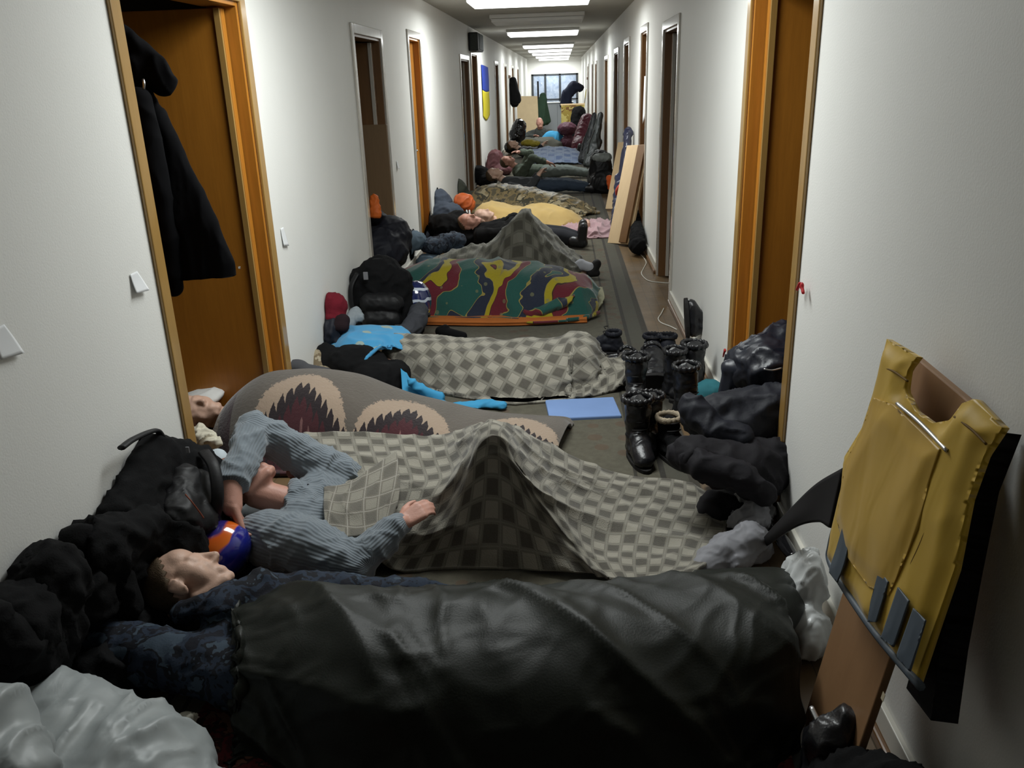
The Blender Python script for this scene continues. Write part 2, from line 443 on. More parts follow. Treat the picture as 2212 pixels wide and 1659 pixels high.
def baseboards(name, side, ops):
    X = XL if side < 0 else XR; s = 1 if side < 0 else -1; y = -4.0; up, lo = [], []
    for a, b, h, k in ops+[(36.2, 36.2, 0, '')]:
        e = a-.075 if k else 36.2
        up.append((min(X, X+s*.016), y, .03, max(X, X+s*.016), e, .095)); lo.append((min(X, X+s*.03), y, 0, max(X, X+s*.03), e, .03)); y = b+.075
    o = boxes(name, up, M_BASE, None, .003); tag(o, kind='structure')
    boxes('quarter_round', lo, M_DARKLEAF, o, .006)
baseboards('baseboard_left', -1, LEFT); baseboards('baseboard_right', 1, RIGHT)

# ------------------------------------------------------------------ ceiling lights
def em(name, col, st):
    m = bpy.data.materials.new(name); m.use_nodes = True; t = m.node_tree; t.nodes.clear()
    o = t.nodes.new('ShaderNodeOutputMaterial'); e = t.nodes.new('ShaderNodeEmission'); e.inputs[0].default_value = (*col, 1); e.inputs[1].default_value = st
    t.links.new(e.outputs[0], o.inputs[0]); return m
M_LIT = em('lit_diffuser', (.97, 1.0, .985), 4.0)
M_UNLIT = plain('unlit_diffuser', (.62, .63, .62), .4, .4, .05)
M_FIX = plain('white_metal_housing', (.6, .6, .58), .4, .4, .05)
def ceiling_light(y, lit, label):
    t = thing('ceiling_light', label, 'ceiling light', (-.30, y, 2.29), 0, 'ceiling lights along the corridor')
    boxes('housing', [(-.895, y-.40, 2.335, .295, y+.40, ZC-.001)], M_FIX, t, .004)
    boxes('diffuser', [(-.875, y-.38, 2.29, .275, y+.38, 2.334)], M_LIT if lit else M_UNLIT, t, .01)
    if lit:
        ld = bpy.data.lights.new('tube_light', 'AREA'); ld.shape = 'RECTANGLE'; ld.size = 1.14; ld.size_y = .74; ld.energy = LAMP_POWER; ld.spread = math.radians(LAMP_SPREAD); ld.color = (.955, 1.0, .985)
        lo = bpy.data.objects.new('tube_light', ld); COL.objects.link(lo); lo.location = (-.30, y, 2.286)
for y, lit, lab in ((-2.8, False, 'unlit ceiling light over the end of corridor behind the viewer'), (.1, False, 'unlit ceiling light straight over the viewer'), (3.5, True, 'lit ceiling light above the open orange wooden doors'),
                    (8.85, True, 'nearest lit white ceiling light in view, at the top edge'), (11.75, False, 'dim unlit ceiling light between the two nearest lit ones'), (15.1, True, 'lit ceiling light just beyond the dim one'),
                    (21.0, True, 'third lit ceiling light down the corridor'), (24.2, True, 'fourth lit ceiling light down the corridor'), (27.4, True, 'fifth lit ceiling light down the corridor'),
                    (31.2, True, 'sixth lit ceiling light, next to last before the window'), (35.1, True, 'last lit ceiling light, right before the end window')):
    ceiling_light(y, lit, lab)

# ------------------------------------------------------------------ materials of people and things
M_SKIN = plain('skin', (.60, .385, .29), .5, .4, .10, 14, .15, 220)
M_SKIN2 = plain('reddish_skin', (.52, .27, .205), .5, .4, .12, 14, .15, 220)
M_HAIR = plain('short_brown_hair', (.085, .055, .03), .7, .3, .3, 60, .6, 300)
M_BLACK = plain('black_woven_cloth', (.0055, .0055, .006), .9, .15, .3, 20, .3, 200)
M_NYLON = plain('black_nylon', (.007, .007, .008), .55, .3, .25, 10, .15, 90)
M_NAVY = plain('dark_navy_cloth', (.008, .009, .015), .65, .3, .3, 12, .2, 90)
M_LEATHER = plain('black_leather', (.010, .010, .012), .34, .5, .2, 30, .25, 120)
M_SHINY = plain('glossy_black_plastic', (.008, .008, .009), .12, .5, .1)
M_RUBBER = plain('black_rubber_sole', (.012, .011, .011), .7, .3, .2)
M_DARKTROUSER = plain('dark_trousers', (.02, .021, .026), .85, .2, .2)
M_CLOTHGREY = plain('grey_cloth', (.18, .18, .19), .85, .2, .15, 15, .2, 120)

def camo(name, cols, scale=9, uvs=False, rough=.85, stretch=(1, 1, 1), bumpy=.2):
    g = G(name); co = g.coord('UV' if uvs else 'Object'); co = g.mapping(co, stretch)
    n = g.noise(co, scale, 3, .55, .4); k = len(cols)
    lo, hi = .34, .66
    st = [(0 if i == 0 else lo+(hi-lo)*i/k, c) for i, c in enumerate(cols)]
    c = g.ramp(n, st, True)
    n2 = g.noise(co, scale*1.9, 2, .5, .3)
    c = g.mix(g.math('MULTIPLY', g.math('GREATER_THAN', n2, .58), .8), c, cols[1])
    g.bump(g.noise(co, scale*14, 2), bumpy, .004)
    return g.fin(c, rough, .25)
M_NAVYCAMO = camo('navy_camouflage', [(.009, .010, .016), (.02, .03, .05), (.008, .009, .013), (.045, .065, .09)], 13)

def checks(name, light, dark, mid, cell=.051, rot=0.0, line=(.235, .225, .19), soft=.012):
    g = G(name); co = g.mapping(g.coord('UV'), (1, 1, 1), (0, 0, rot))
    wob = g.noise(co, 5, 2)
    u, v, _ = g.sep(co)
    a = g.math('MULTIPLY_ADD', wob, .10, g.math('DIVIDE', u, cell)); b = g.math('MULTIPLY_ADD', wob, .10, g.math('DIVIDE', v, cell))
    fa, fb = g.math('FRACT', a), g.math('FRACT', b)
    ca, cb = g.math('FLOOR', a), g.math('FLOOR', b)
    par = g.math('ABSOLUTE', g.math('MODULO', g.math('ADD', ca, cb), 2.0)); par = g.math('GREATER_THAN', par, .5)
    sq = g.mix(par, light, dark)
    def edge(f, w):                                     # 1 near a cell border
        d = g.math('ABSOLUTE', g.math('SUBTRACT', f, .5)); return g.math('GREATER_THAN', d, .5-w)
    gap = g.math('MAXIMUM', edge(fa, .13), edge(fb, .13)); ln = g.math('MAXIMUM', edge(fa, .035), edge(fb, .035))
    c = g.mix(gap, sq, mid); c = g.mix(ln, c, line)
    fz = g.noise(co, 90, 3, .7); c = g.mix(g.math('MULTIPLY', fz, .35), c, mid)
    g.bump(g.noise(co, 240, 2), .5, .005)
    return g.fin(c, .95, .1, sheen=.25)
CH = ((.32, .30, .25), (.082, .075, .063), (.185, .172, .142))
M_CHECK = checks('checked_wool', *CH)
M_CHECK_DIAG = checks('checked_wool_slanted', *CH, cell=.066, rot=math.radians(28))

def blanket_dark():
    g = G('black_green_satin'); co = g.coord('UV')
    n = g.noise(co, 5, 4, .6); c = g.mix(n, (.005, .0065, .0042), (.011, .0135, .009))
    g.bump(g.noise(co, 180, 2), .2, .003)
    return g.fin(c, .48, .24, sheen=.02)
M_SATIN = blanket_dark()
M_MAROONRUG = camo('maroon_rug_pile', [(.05, .008, .010), (.10, .014, .016), (.03, .012, .01), (.14, .06, .04)], 16)

# ------------------------------------------------------------------ heads and hands
def head_prims(o, f, u, s=1.0):
    """closed primitives of a head: origin o (mid-head at eye level), face dir f, crown dir u"""
    f = V(f).normalized(); u = (V(u) - f*V(u).dot(f)).normalized(); r = f.cross(u)
    R = np.array([r, f, u])
    def T(p): return np.asarray(o)+(np.asarray(p)*s) @ R
    def E(c, rr):
        v = _SV*np.asarray(rr)*s; return v @ R + T(c), _SF
    def C(a, ra, b, rb): return cap(T(a), ra*s, T(b), rb*s)
    P = [E((0, -.012, .042), (.076, .097, .086)), E((0, .028, -.03), (.060, .066, .085)), E((0, .045, .05), (.062, .045, .05))]
    for q in (-1, 1):
        P += [C((q*.052, -.01, -.055), .020, (q*.022, .062, -.098), .018), E((q*.040, .058, -.022), (.024, .022, .022)),
              E((q*.031, .0735, .002), (.019, .0155, .0125)), E((q*.021, .074, -.028), (.020, .018, .030)), E((q*.046, .044, -.022), (.025, .032, .042)), E((q*.022, .0775, .006), (.017, .0145, .016)), E((q*.055, .03, .01), (.02, .04, .03)), C((q*.012, .086, .02), .0105, (q*.045, .074, .021), .010),
              E((q*.010, .100, -.040), (.0095, .011, .008)),
              E((q*.079, -.008, -.004), (.008, .020, .031)), C((q*.084, -.022, .018), .006, (q*.084, .008, .020), .005), C((q*.084, -.024, .018), .006, (q*.081, -.014, -.022), .005), C((q*.082, .004, -.02), .007, (q*.080, -.006, -.03), .007)]
    P += [C((0, .088, .012), .010, (0, .113, -.032), .012), E((0, .112, -.036), (.0115, .011, .010)), E((0, .072, -.100), (.020, .020, .018)),
          C((-.018, .086, -.064), .0075, (.018, .086, -.064), .0075), C((-.016, .085, -.076), .008, (.016, .085, -.076), .008), E((0, .08, -.07), (.028, .016, .02))]
    return P, T
def hair_prims(T, s, f, u, pts):
    return []
def hand_prims(w, d, n, s=1.0, curl=.5, thumb=1):
    """five-fingered hand: wrist w, finger direction d, palm normal n (palm faces n)"""
    d = V(d).normalized(); n = (V(n)-d*V(n).dot(d)).normalized(); x = d.cross(n)*thumb; w = V(w)
    def T(a, b, c): return tuple(w + x*a*s + d*b*s + n*c*s)
    P = [cap(T(0, -.01, 0), .027*s, T(0, .02, 0), .026*s, .7, tuple(n))]
    for i, (ax, L, r) in enumerate(((.030, .072, .0088), (.010, .080, .0092), (-.010, .075, .0088), (-.029, .060, .0078))):
        k = (ax*.9, .088-abs(ax-.008)*.15, 0); P.append(cap(T(ax*.55, .015, 0), .017*s, T(*k), .0125*s))
        a0 = curl*.5; p = k
        for j, fr in enumerate((.45, .32, .23)):
            q = (p[0]+ax*.10*fr, p[1]+math.cos(a0)*L*fr, p[2]+math.sin(a0)*L*fr)
            P.append(cap(T(*p), r*s*(1-.08*j), T(*q), r*s*(.94-.08*j))); p = q; a0 += curl*.75
    P += [cap(T(.020, .012, .004), .016*s, T(.046, .045, .012), .0125*s), cap(T(.046, .045, .012), .0115*s, T(.056, .072, .022), .0105*s), cap(T(.056, .072, .022), .0105*s, T(.055, .094, .032), .009*s)]
    return P
def person(label, loc, group=None):
    return thing('person', label, 'person', loc, 0, group)

# ------------------------------------------------------------------ nearest sleeper: navy camouflage jacket, dark blanket
o1 = thing('person', 'sleeping person with cropped hair in navy camouflage jacket, face turned up', 'person', (-.9, 1.95, 0))
f1, u1 = V((.42, .52, .74)).normalized(), V((-.9, .12, .42)); u1 = (u1-f1*u1.dot(f1)).normalized(); r1 = f1.cross(u1)
ear1 = V((-1.133, 2.03, 0.235)); H1 = ear1 - r1*.084 + u1*.004 + f1*.008
hp, T1 = head_prims(H1, f1, u1, 1.0)
neck1 = T1((0, -.02, -.07)); sh1 = np.array((-.80, 1.98, .145))
hp += [cap(neck1, .055, sh1, .06), cap(sh1, .09, (-.45, 1.95, .09), .09, .8), cap((-.45, 1.95, .09), .09, (-.25, 1.94, .09), .09, .9)]
for q in (-1, 1):
    hp += chain([(-.25, 1.94+q*.09, .12), (.15, 1.95+q*.09, .10), (.42, 1.95+q*.08, .07), (.48, 1.95+q*.09, .11)], [.075, .055, .042, .035])
EL1, WR1 = (-1.364, 1.902, 0.13), (-1.229, 2.045, 0.13)
hp += chain([(-.86, 1.80, .14), EL1, WR1], [.055, .042, .03])
hp += hand_prims(WR1, (.6, .5, .12), (.2, -.2, 1), 1.0, .3)
fuse('body', hp, M_SKIN, o1, .0055, 4)
# cropped hair: shell over the back and top of the skull
def hair_cap(name, T, R3, s, mat, parent, front=.035, low=-.045, grow=1.04, back=-.03):
    vs, fs = sph(40, 28); c = np.array((0, -.012, .042)); rr = np.array((.0775, .0985, .0875))*grow
    loc = vs*rr + c
    keep = (loc[:, 1] < front - np.maximum(0, .07-loc[:, 2])*.9) & (loc[:, 2] > low - loc[:, 1]*.15)
    F = [f for f in fs if all(keep[i] for i in f)]
    out = np.array([T(p) for p in loc]); inn = np.array([T((p-c)*.93+c) for p in loc]); k = len(out)
    ed = {}
    for f in F:
        for a, b in zip(f, f[1:]+f[:1]): ed[(a, b)] = 1
    B = [(a, b) for a, b in ed if (b, a) not in ed]
    G_ = F+[tuple(i+k for i in f[::-1]) for f in F]+[(b, a, a+k, b+k) for a, b in B]
    used = sorted({i for f in G_ for i in f}); ix = {v: j for j, v in enumerate(used)}
    al = np.concatenate([out, inn])[used]
    return link(name, mesh(name, al, [tuple(ix[i] for i in f) for f in G_]), mat, parent)
hair_cap('hair', T1, None, 1, M_HAIR, o1, .04, -.05)
jk = [cap((-.88, 1.95, .12), .13, (-.40, 1.94, .08), .13, .7, (0, 0, 1)), cap((-.90, 1.80, .12), .09, (-.86, 2.08, .14), .09), cap((-.96, 1.82, .13), .075, (-.98, 1.95, .15), .07)]
jk += chain([(-.86, 1.79, .13), tuple(np.array(EL1)+(0.02, 0, 0)), tuple(np.array(WR1)*.75+np.array(EL1)*.25)], [.092, .078, .055])
jk += chain([(-.80, 2.12, .14), (-.45, 2.19, .10), (-.2, 2.10, .12)], [.085, .06, .05])
nk = np.array(neck1)
for a in np.linspace(-2.7, .9, 13):                      # stand-up collar round the throat
    ax = (sh1-nk)/np.linalg.norm(sh1-nk); x_, y_, _ = basis(ax)
    c_ = nk*.42+sh1*.58
    jk.append(ell(c_+.088*(math.cos(a)*x_+math.sin(a)*y_)+np.array((-.0, 0, .012)), (.036, .036, .040)))
jk += chain([(-1.1, 1.98, 0.19), (-1.044, 1.99, 0.209), (-1.013, 2.04, 0.203), (-1.008, 2.12, 0.182)], [.036, .038, .036, .032]) + chain([(-0.989, 1.96, 0.224), (-0.935, 2.03, 0.215), (-0.865, 2.1, 0.185)], [.05, .055, .05])
fuse('jacket', jk, M_NAVYCAMO, o1, .010, 4, [(.011, (8, 6, 8), 1, True), (.004, (22, 16, 20), 2, True)], .012)
tr = []
for q in (-1, 1): tr += chain([(-.28, 1.94+q*.085, .10), (.15, 1.95+q*.09, .10), (.40, 1.95+q*.08, .07)], [.09, .07, .055])
fuse('trousers', tr, M_DARKTROUSER, o1, .014, 4)

S1 = [(-.92, 1.88, .225, .22, .22, .01, .01), (-.88, 1.89, .245, .26, .23, .03, .01), (-.72, 1.91, .265, .32, .24, .10, .02), (-.45, 1.92, .265, .36, .24, .18, .03), (-.15, 1.93, .255, .38, .25, .24, .03), (.12, 1.94, .262, .38, .26, .24, .03),
      (.36, 1.95, .262, .36, .26, .2, .03), (.50, 1.95, .26, .33, .25, .12, .02), (.56, 1.95, .25, .29, .24, .04, .01), (.585, 1.95, .24, .26, .23, .01, .01)]
bl1 = drape('blanket', S1, M_SATIN, 220, 120, hem=.05, seed=2, folds=[(.028, 1.0, 3.2, 1, True, -38), (.018, 1.4, 5, 2, True, -18), (.010, 2.6, 8, 3, True, -55), (.005, 6, 12, 4, True, 20)], thick=.01)
tag(bl1, 'shiny black-green blanket over the nearest sleeper in navy camouflage', 'blanket')
# turned-up end flap of that blanket
fl_ = cloth('end_flap', [[(0.385, 2.2, 0.189), (0.554, 2.22, 0.18), (0.659, 2.2, 0.184), (0.689, 2.12, 0.142)],
                         [(0.352, 2.08, 0.226), (0.497, 2.08, 0.215), (0.608, 2.05, 0.205), (0.652, 2.03, 0.157)],
                         [(0.347, 1.95, 0.212), (0.436, 1.93, 0.227), (0.517, 1.93, 0.205), (0.591, 1.96, 0.131)],
                         [(0.404, 1.83, 0.14), (0.442, 1.84, 0.147), (0.476, 1.88, 0.153), (0.523, 1.93, 0.123)]], M_SATIN, 50, 40, parent=bl1, folds=[(.008, 6, 9, 5, True)], thick=.012, floor=-9)
# shiny boot tip inside the open blanket end
bt = thing('boot', 'shiny black boot toe showing in the open end of the black-green blanket', 'boot', (.62, 1.92, 0))
fuse('upper', [cap((0.489, 1.86, 0.213), .055, (0.563, 1.94, 0.199), .05, .8), cap((0.49, 1.86, 0.206), .05, (0.529, 1.86, 0.073), .05)], M_SHINY, bt, .008, 4)
fuse('sole', [cap((0.463, 1.83, 0.163), .035, (0.507, 1.84, 0.059), .035, .6)], M_RUBBER, bt, .008, 3)

rug = cloth('rug', [[(-1.02, 1.30, .02), (-.3, 1.24, .02), (.3, 1.22, .02), (.5, 1.22, .02)], [(-1.0, 1.7, .02), (-.3, 1.7, .02), (.3, 1.7, .02), (.55, 1.7, .02)], [(-.95, 2.28, .02), (-.3, 2.3, .02), (.3, 2.3, .02), (.55, 2.3, .02)]], M_MAROONRUG, 60, 40, folds=[(.004, 5, 5, 1, False)], thick=.012)
tag(rug, 'dark maroon patterned rug lying under the nearest sleeper', 'rug')
pp = fuse('crumpled_paper', [ell((-0.996, 1.685, 0.05), (.028, .022, .045), (.2, .4, .3)), ell((-0.972, 1.677, 0.07), (.02, .012, .035), (.5, .1, .9))], plain('off_white_paper', (.55, .52, .44), .8, .2, .1), None, .004, 1, [(.008, 30, 4, True)])
tag(pp, 'small crumpled off-white paper between white sack and dark blanket', 'paper')

# ------------------------------------------------------------------ white sacks, bottom left
def sack_mat():
    g = G('white_sheet_plastic'); co = g.coord(); n = g.noise(co, 4, 4)
    g.bump(g.noise(g.mapping(co, (1, .6, .5)), 14, 3, .5, .8), .25, .01)
    g.b.inputs['Subsurface Weight'].default_value = .15; g.b.inputs['Subsurface Radius'].default_value = (.03, .03, .03)
    return g.fin(g.mix(n, (.31, .345, .36), (.40, .42, .415)), .42, .4)
M_SACK = sack_mat()
WR = [(.020, (9, 4, 3.5), 1, True), (.008, (16, 9, 7), 2, True)]
o = fuse('sack', [ell((-1.06, 1.40, .13), (.30, .24, .15), (0, .25, -.3)), ell((-1.18, 1.52, .20), (.17, .13, .10), (0, .3, -.3)), ell((-.86, 1.30, .08), (.16, .22, .09))], M_SACK, None, .012, 6, WR, .01)
tag(o, 'large crumpled white plastic sack beside the navy camouflage sleeper', 'sack')
o = fuse('sack', [ell((-1.158, 1.27, 0.387), (.10, .10, .12)), ell((-1.126, 1.2, 0.362), (.12, .12, .10)), ell((-1.22, 1.2, .07), (.12, .15, .07))], M_SACK, None, .012, 6, [(a, f_, s_+9, r_) for a, f_, s_, r_ in WR], .01)
tag(o, 'smaller white plastic sack cut off at the bottom-left picture corner', 'sack')

# ------------------------------------------------------------------ black pile along the left wall
rp = thing('rucksack', 'large black rucksack leaning upright on the left wall by the door frame', 'rucksack', (-1.2, 2.42, 0))
RA, RB, RC, RD = (-1.353, 2.42, 0.456), (-1.278, 2.56, 0.371), (-1.346, 2.16, 0.363), (-1.258, 2.36, 0.266)
fuse('bag_body', [cap(RA, .10, RC, .11), cap(RB, .085, RD, .13), cap(RA, .09, RB, .085), cap(RC, .11, RD, .12), cap((-1.342, 2.4, 0.339), .13, (-1.329, 2.44, 0.291), .13), cap(RC, .1, (-1.26, 2.16, .08), .1), cap(RD, .12, (-1.14, 2.42, .1), .1)], M_BLACK, rp, .014, 8, [(.016, 9, 1, True), (.006, 24, 2, True)], .006, clampx=(-1.372, 0))
fuse('front_pocket', [cap((-1.253, 2.4, 0.398), .06, (-1.217, 2.26, 0.339), .075), cap((-1.22, 2.44, 0.369), .05, (-1.181, 2.32, 0.297), .06)], M_NYLON, rp, .010, 6, [(.008, 16, 4, True)], .006)
tube('haul_loop', [(-1.33, 2.22, 0.6), (-1.33, 2.3, 0.595), (-1.324, 2.42, 0.571), (-1.313, 2.44, 0.538)], .013, M_NYLON, rp, 30, 8, .6)
tube('shoulder_strap', [(-1.214, 2.5, 0.46), (-1.15, 2.42, 0.438), (-1.128, 2.36, 0.351), (-1.17, 2.36, 0.231)], .02, M_NYLON, rp, 30, 8, .4)
tube('red_cord', [(-1.169, 2.24, 0.434), (-1.147, 2.23, 0.412), (-1.13, 2.23, 0.38), (-1.119, 2.23, 0.356)], .0025, plain('rust_red_cord', (.20, .05, .025), .7), rp, 20, 6)
obox('buckle', (-1.218, 2.4, 0.511), (.012, .006, .022), ((1, 0, 0), (0, 1, 0), (0, 0, 1)), M_CLOTHGREY, rp, .002)
JW = [(.020, (8, 8, 6), 1, True), (.010, (18, 16, 14), 2, True), (.004, 45, 3, False)]
def heap(name, label, cat, prims, mat, seed=0, voxel=.012, wr=JW, parts=(), group=None, sm=6, **k):
    t = thing(name, label, cat, tuple(np.mean(prims[0][0], axis=0)*np.array((1, 1, 0))), 0, group)
    fuse(parts[0] if parts else 'cloth_body', prims, mat, t, voxel, sm, [(a, f_, s_+seed, r_) for a, f_, s_, r_ in wr], .008, **k)
    return t
t = heap('jacket', 'black jacket heaped between the rucksack and the sleeper with cropped hair', 'jacket',
     [ell((-1.313, 1.98, 0.384), (.10, .12, .11)), ell((-1.334, 2.18, 0.262), (.13, .11, .10)), ell((-1.219, 2.22, 0.263), (.10, .10, .11)), cap((-1.273, 2.2, 0.324), .09, (-1.295, 2, 0.425), .07), cap((-1.307, 2.05, 0.287), .08, (-1.299, 2.16, 0.082), .07), cap((-1.2, 2.2, .08), .1, (-1.28, 2.0, .1), .1)], M_BLACK, 3, clampx=(-1.372, 0), parts=('shell',))
fuse('sleeve', chain([(-1.33, 1.93, 0.459), (-1.289, 1.93, 0.371), (-1.272, 1.98, 0.27), (-1.259, 1.98, 0.208)], [.05, .055, .05, .045]), M_BLACK, t, .012, 5, [(.010, 14, 9, True)], .008, clampx=(-1.372, 0))
t = heap('coat', 'black padded coat heaped at the left wall behind the white sacks', 'coat',
     [ell((-1.306, 1.74, 0.437), (.09, .11, .11)), ell((-1.326, 1.88, 0.315), (.10, .10, .10)), ell((-1.315, 1.68, 0.349), (.10, .12, .11)), ell((-1.325, 1.99, 0.216), (.08, .08, .07)), cap((-1.27, 1.8, .1), .1, (-1.25, 1.95, .08), .08)], M_BLACK, 6, clampx=(-1.372, 0), parts=('shell',))
fuse('hood', [ell((-1.339, 1.76, 0.478), (.07, .09, .055)), ell((-1.322, 1.82, 0.441), (.06, .06, .05))], M_BLACK, t, .012, 6, [(.012, 12, 5, True)], .008, clampx=(-1.372, 0))
t = heap('coat', 'black coat lying lowest at the left picture edge above the white sack', 'coat',
     [ell((-1.312, 1.58, 0.416), (.10, .12, .12)), ell((-1.322, 1.62, 0.312), (.10, .12, .08)), ell((-1.25, 1.6, .08), (.12, .12, .08))], M_BLACK, 9, clampx=(-1.372, 0), parts=('shell',))
fuse('sleeve', chain([(-1.288, 1.5, 0.519), (-1.249, 1.52, 0.423), (-1.258, 1.58, 0.331)], [.05, .05, .04]), M_BLACK, t, .012, 5, [(.012, 14, 2, True)], .008, clampx=(-1.372, 0))

# blue and orange crash helmet
def helmet_mat():
    g = G('blue_orange_gloss'); co = g.coord(); x, y, z = g.sep(co)
    n = g.noise(co, 7, 2, .4, .5)
    e = g.math('ADD', g.math('MULTIPLY', x, -1.0), g.math('MULTIPLY_ADD', n, .14, g.math('MULTIPLY', z, 1.0)))
    c = g.ramp(g.math('MULTIPLY_ADD', e, 4.0, .30), [(0, (.006, .008, .05)), (.30, (.012, .018, .22)), (.56, (.02, .02, .30)), (.60, (.75, .17, .02)), (.78, (.62, .10, .01)), (.84, (.03, .02, .16))])
    return g.fin(c, .12, .6, 0, 1.0)
hc = V((-1.146, 2.33, 0.176))
hm = thing('helmet', 'glossy blue crash helmet with orange flame by the sleepers heads', 'helmet', tuple(hc))
vs, fs = sph(48, 32)
R_ = np.array(Euler((.3, -.35, .5)).to_matrix())
def hshell(k, lo):
    v = vs*np.array((.118, .098, .098))*k; keep = vs[:, 2] > lo
    F = [f for f in fs if all(keep[i] for i in f)]
    return v @ R_.T, F
vo, F = hshell(1, -.72); vi, _ = hshell(.86, -.72); k = len(vo); ed = {}
for f in F:
    for a, b in zip(f, f[1:]+f[:1]): ed[(a, b)] = 1
G_ = F+[tuple(i+k for i in f[::-1]) for f in F]+[(b, a, a+k, b+k) for a, b in ed if (b, a) not in ed]
ob = link('shell', mesh('shell', np.concatenate([vo, vi]), G_), helmet_mat(), hm); ob.matrix_parent_inverse = Matrix()
pts = np.array([(math.cos(a)*.116*.7, math.sin(a)*.096*.7, -.07) for a in np.linspace(0, 2*math.pi, 25)]) @ R_.T
ob = tube('rim_trim', pts, .006, M_RUBBER, hm, 60, 8); ob.matrix_parent_inverse = Matrix()

# ------------------------------------------------------------------ second sleeper: grey ribbed sweater
def rib_mat():
    g = G('grey_ribbed_knit'); co = g.coord('Object')
    at = g.n('ShaderNodeAttribute', attribute_name='rib').outputs['Fac']
    w = g.math('SINE', g.math('MULTIPLY', at, 6.2832))
    n = g.noise(co, 9, 4); fz = g.noise(co, 160, 3, .7)
    c = g.mix(n, (.155, .185, .215), (.21, .245, .275)); c = g.mix(g.math('MULTIPLY', g.math('SUBTRACT', .5, g.math('MULTIPLY', w, .5)), .20), c, (.10, .115, .128))
    c = g.mix(g.math('MULTIPLY', fz, .25), c, (.25, .27, .29))
    h = g.math('MULTIPLY_ADD', fz, .4, w); g.bump(h, .28, .004)
    return g.fin(c, .95, .1, sheen=.3)
M_RIB = rib_mat()
def ribs(ob, segs, pitch=.0115):
    """per-vertex rib coordinate: angle around the nearest limb axis, in rib counts"""
    me = ob.data; n = len(me.vertices); co = np.empty(n*3); me.vertices.foreach_get('co', co); co = co.reshape(n, 3)
    best = np.full(n, 1e9); val = np.zeros(n)
    for a, b, r in segs:
        a, b = np.asarray(a, float), np.asarray(b, float); x, y, d = basis(b-a); L = np.linalg.norm(b-a)
        q = co-a; t = np.clip(q@d, 0, L); p = q-t[:, None]*d; dist = np.linalg.norm(p, axis=1)-r
        ang = np.arctan2(p@y, p@x); m = dist < best; cnt = max(6, round(2*math.pi*r/pitch))
        val = np.where(m, ang/(2*math.pi)*cnt, val); best = np.where(m, dist, best)
    at = me.attributes.new('rib', 'FLOAT', 'POINT'); at.data.foreach_set('value', val)
o2 = thing('person', 'sleeping person in grey ribbed sweater with one forearm thrown over the eyes', 'person', (-.9, 2.6, 0))
f2, u2 = V((.20, .42, .88)).normalized(), V((-.97, .05, .2)); u2 = (u2-f2*u2.dot(f2)).normalized()
H2 = V((-1.162, 2.62, 0.276))
hp, T2 = head_prims(H2, f2, u2, .98)
nk2 = T2((0, -.02, -.07)); sh2 = np.array((-.90, 2.64, .16))
SL, EL, WL = (-.86, 2.83, .20), (-1.131, 2.76, 0.428), (-1.124, 2.47, 0.349)
SRt, ER, WRt = (-1.013, 2.44, 0.167), (-0.693, 2.33, 0.125), (-0.55, 2.45, 0.215)
hp += [cap(nk2, .052, sh2, .058), cap(sh2, .09, (-.60, 2.67, .085), .09, .8), cap((-.60, 2.67, .085), .09, (-.3, 2.68, .08), .085, .8)]
hp += chain([SL, EL, WL], [.05, .04, .03]) + chain([SRt, ER, WRt], [.05, .04, .03])
hp += chain([WL, (-1.11, 2.42, 0.293)], [.036, .034])
hp += hand_prims((-1.108, 2.42, 0.302), (.12, -.12, -.32), (.75, .5, .1), 1.0, .75, -1)
hp += hand_prims(WRt, (.55, .45, .22), (.3, .75, -.5), .95, .7, 1)
for q, kx in ((-1, -.05), (1, .02)):
    hp += chain([(-.3, 2.69+q*.05, .09), (-.25+kx, 2.72+q*.03, .25), (.0, 2.78+q*.05, .04)], [.065, .04, .028])
fuse('body', hp, M_SKIN2, o2, .0055, 4)
hair_cap('hair', T2, None, 1, M_HAIR, o2, .045, -.05)
sw = [cap((-.90, 2.63, .15), .14, (-.60, 2.67, .085), .12, .72, (0, 0, 1)), cap((-.93, 2.49, .155), .095, (-.90, 2.80, .18), .098)]
sw += chain([SL, EL, tuple(np.array(WL)*.9+np.array(EL)*.1)], [.085, .068, .056]) + chain([SRt, tuple(np.array(SRt)*.5+np.array(ER)*.5+np.array((0, -.01, .02))), ER, tuple(np.array(WRt)*.9+np.array(ER)*.1)], [.098, .098, .07, .046])
for a in np.linspace(0, 2*math.pi, 16)[:-1]:
    ax = (sh2-nk2)/np.linalg.norm(sh2-nk2); x_, y_, _ = basis(ax); c_ = nk2*.45+sh2*.55
    sw.append(ell(c_+.062*(math.cos(a)*x_+math.sin(a)*y_), (.026, .026, .026)))
swo = fuse('sweater', sw, M_RIB, o2, .009, 4, [(.012, (10, 8, 10), 4, True), (.006, (20, 18, 20), 5, True)], .012)
ribs(swo, [((-.95, 2.63, .15), (-.6, 2.67, .09), .14), (SL, EL, .075), (EL, WL, .06), (SRt, ER, .085), (ER, WRt, .055)])
for pp_ in ([(-0.924, 2.66, 0.244), (-0.912, 2.64, 0.239), (-0.909, 2.62, 0.228)], [(-0.899, 2.52, 0.197), (-0.91, 2.5, 0.187), (-0.901, 2.47, 0.173)]):
    tube('seam_trim', [tuple(V(q)+V((0, -.01, .015))) for q in pp_], .004, M_NAVY, o2, 16, 6)
tr = []
for q, kx in ((-1, -.05), (1, .02)): tr += chain([(-.32, 2.69+q*.05, .10), (-.25+kx, 2.72+q*.03, .248), (-.02, 2.78+q*.05, .05)], [.075, .05, .037])
fuse('trousers', tr, M_DARKTROUSER, o2, .014, 4)

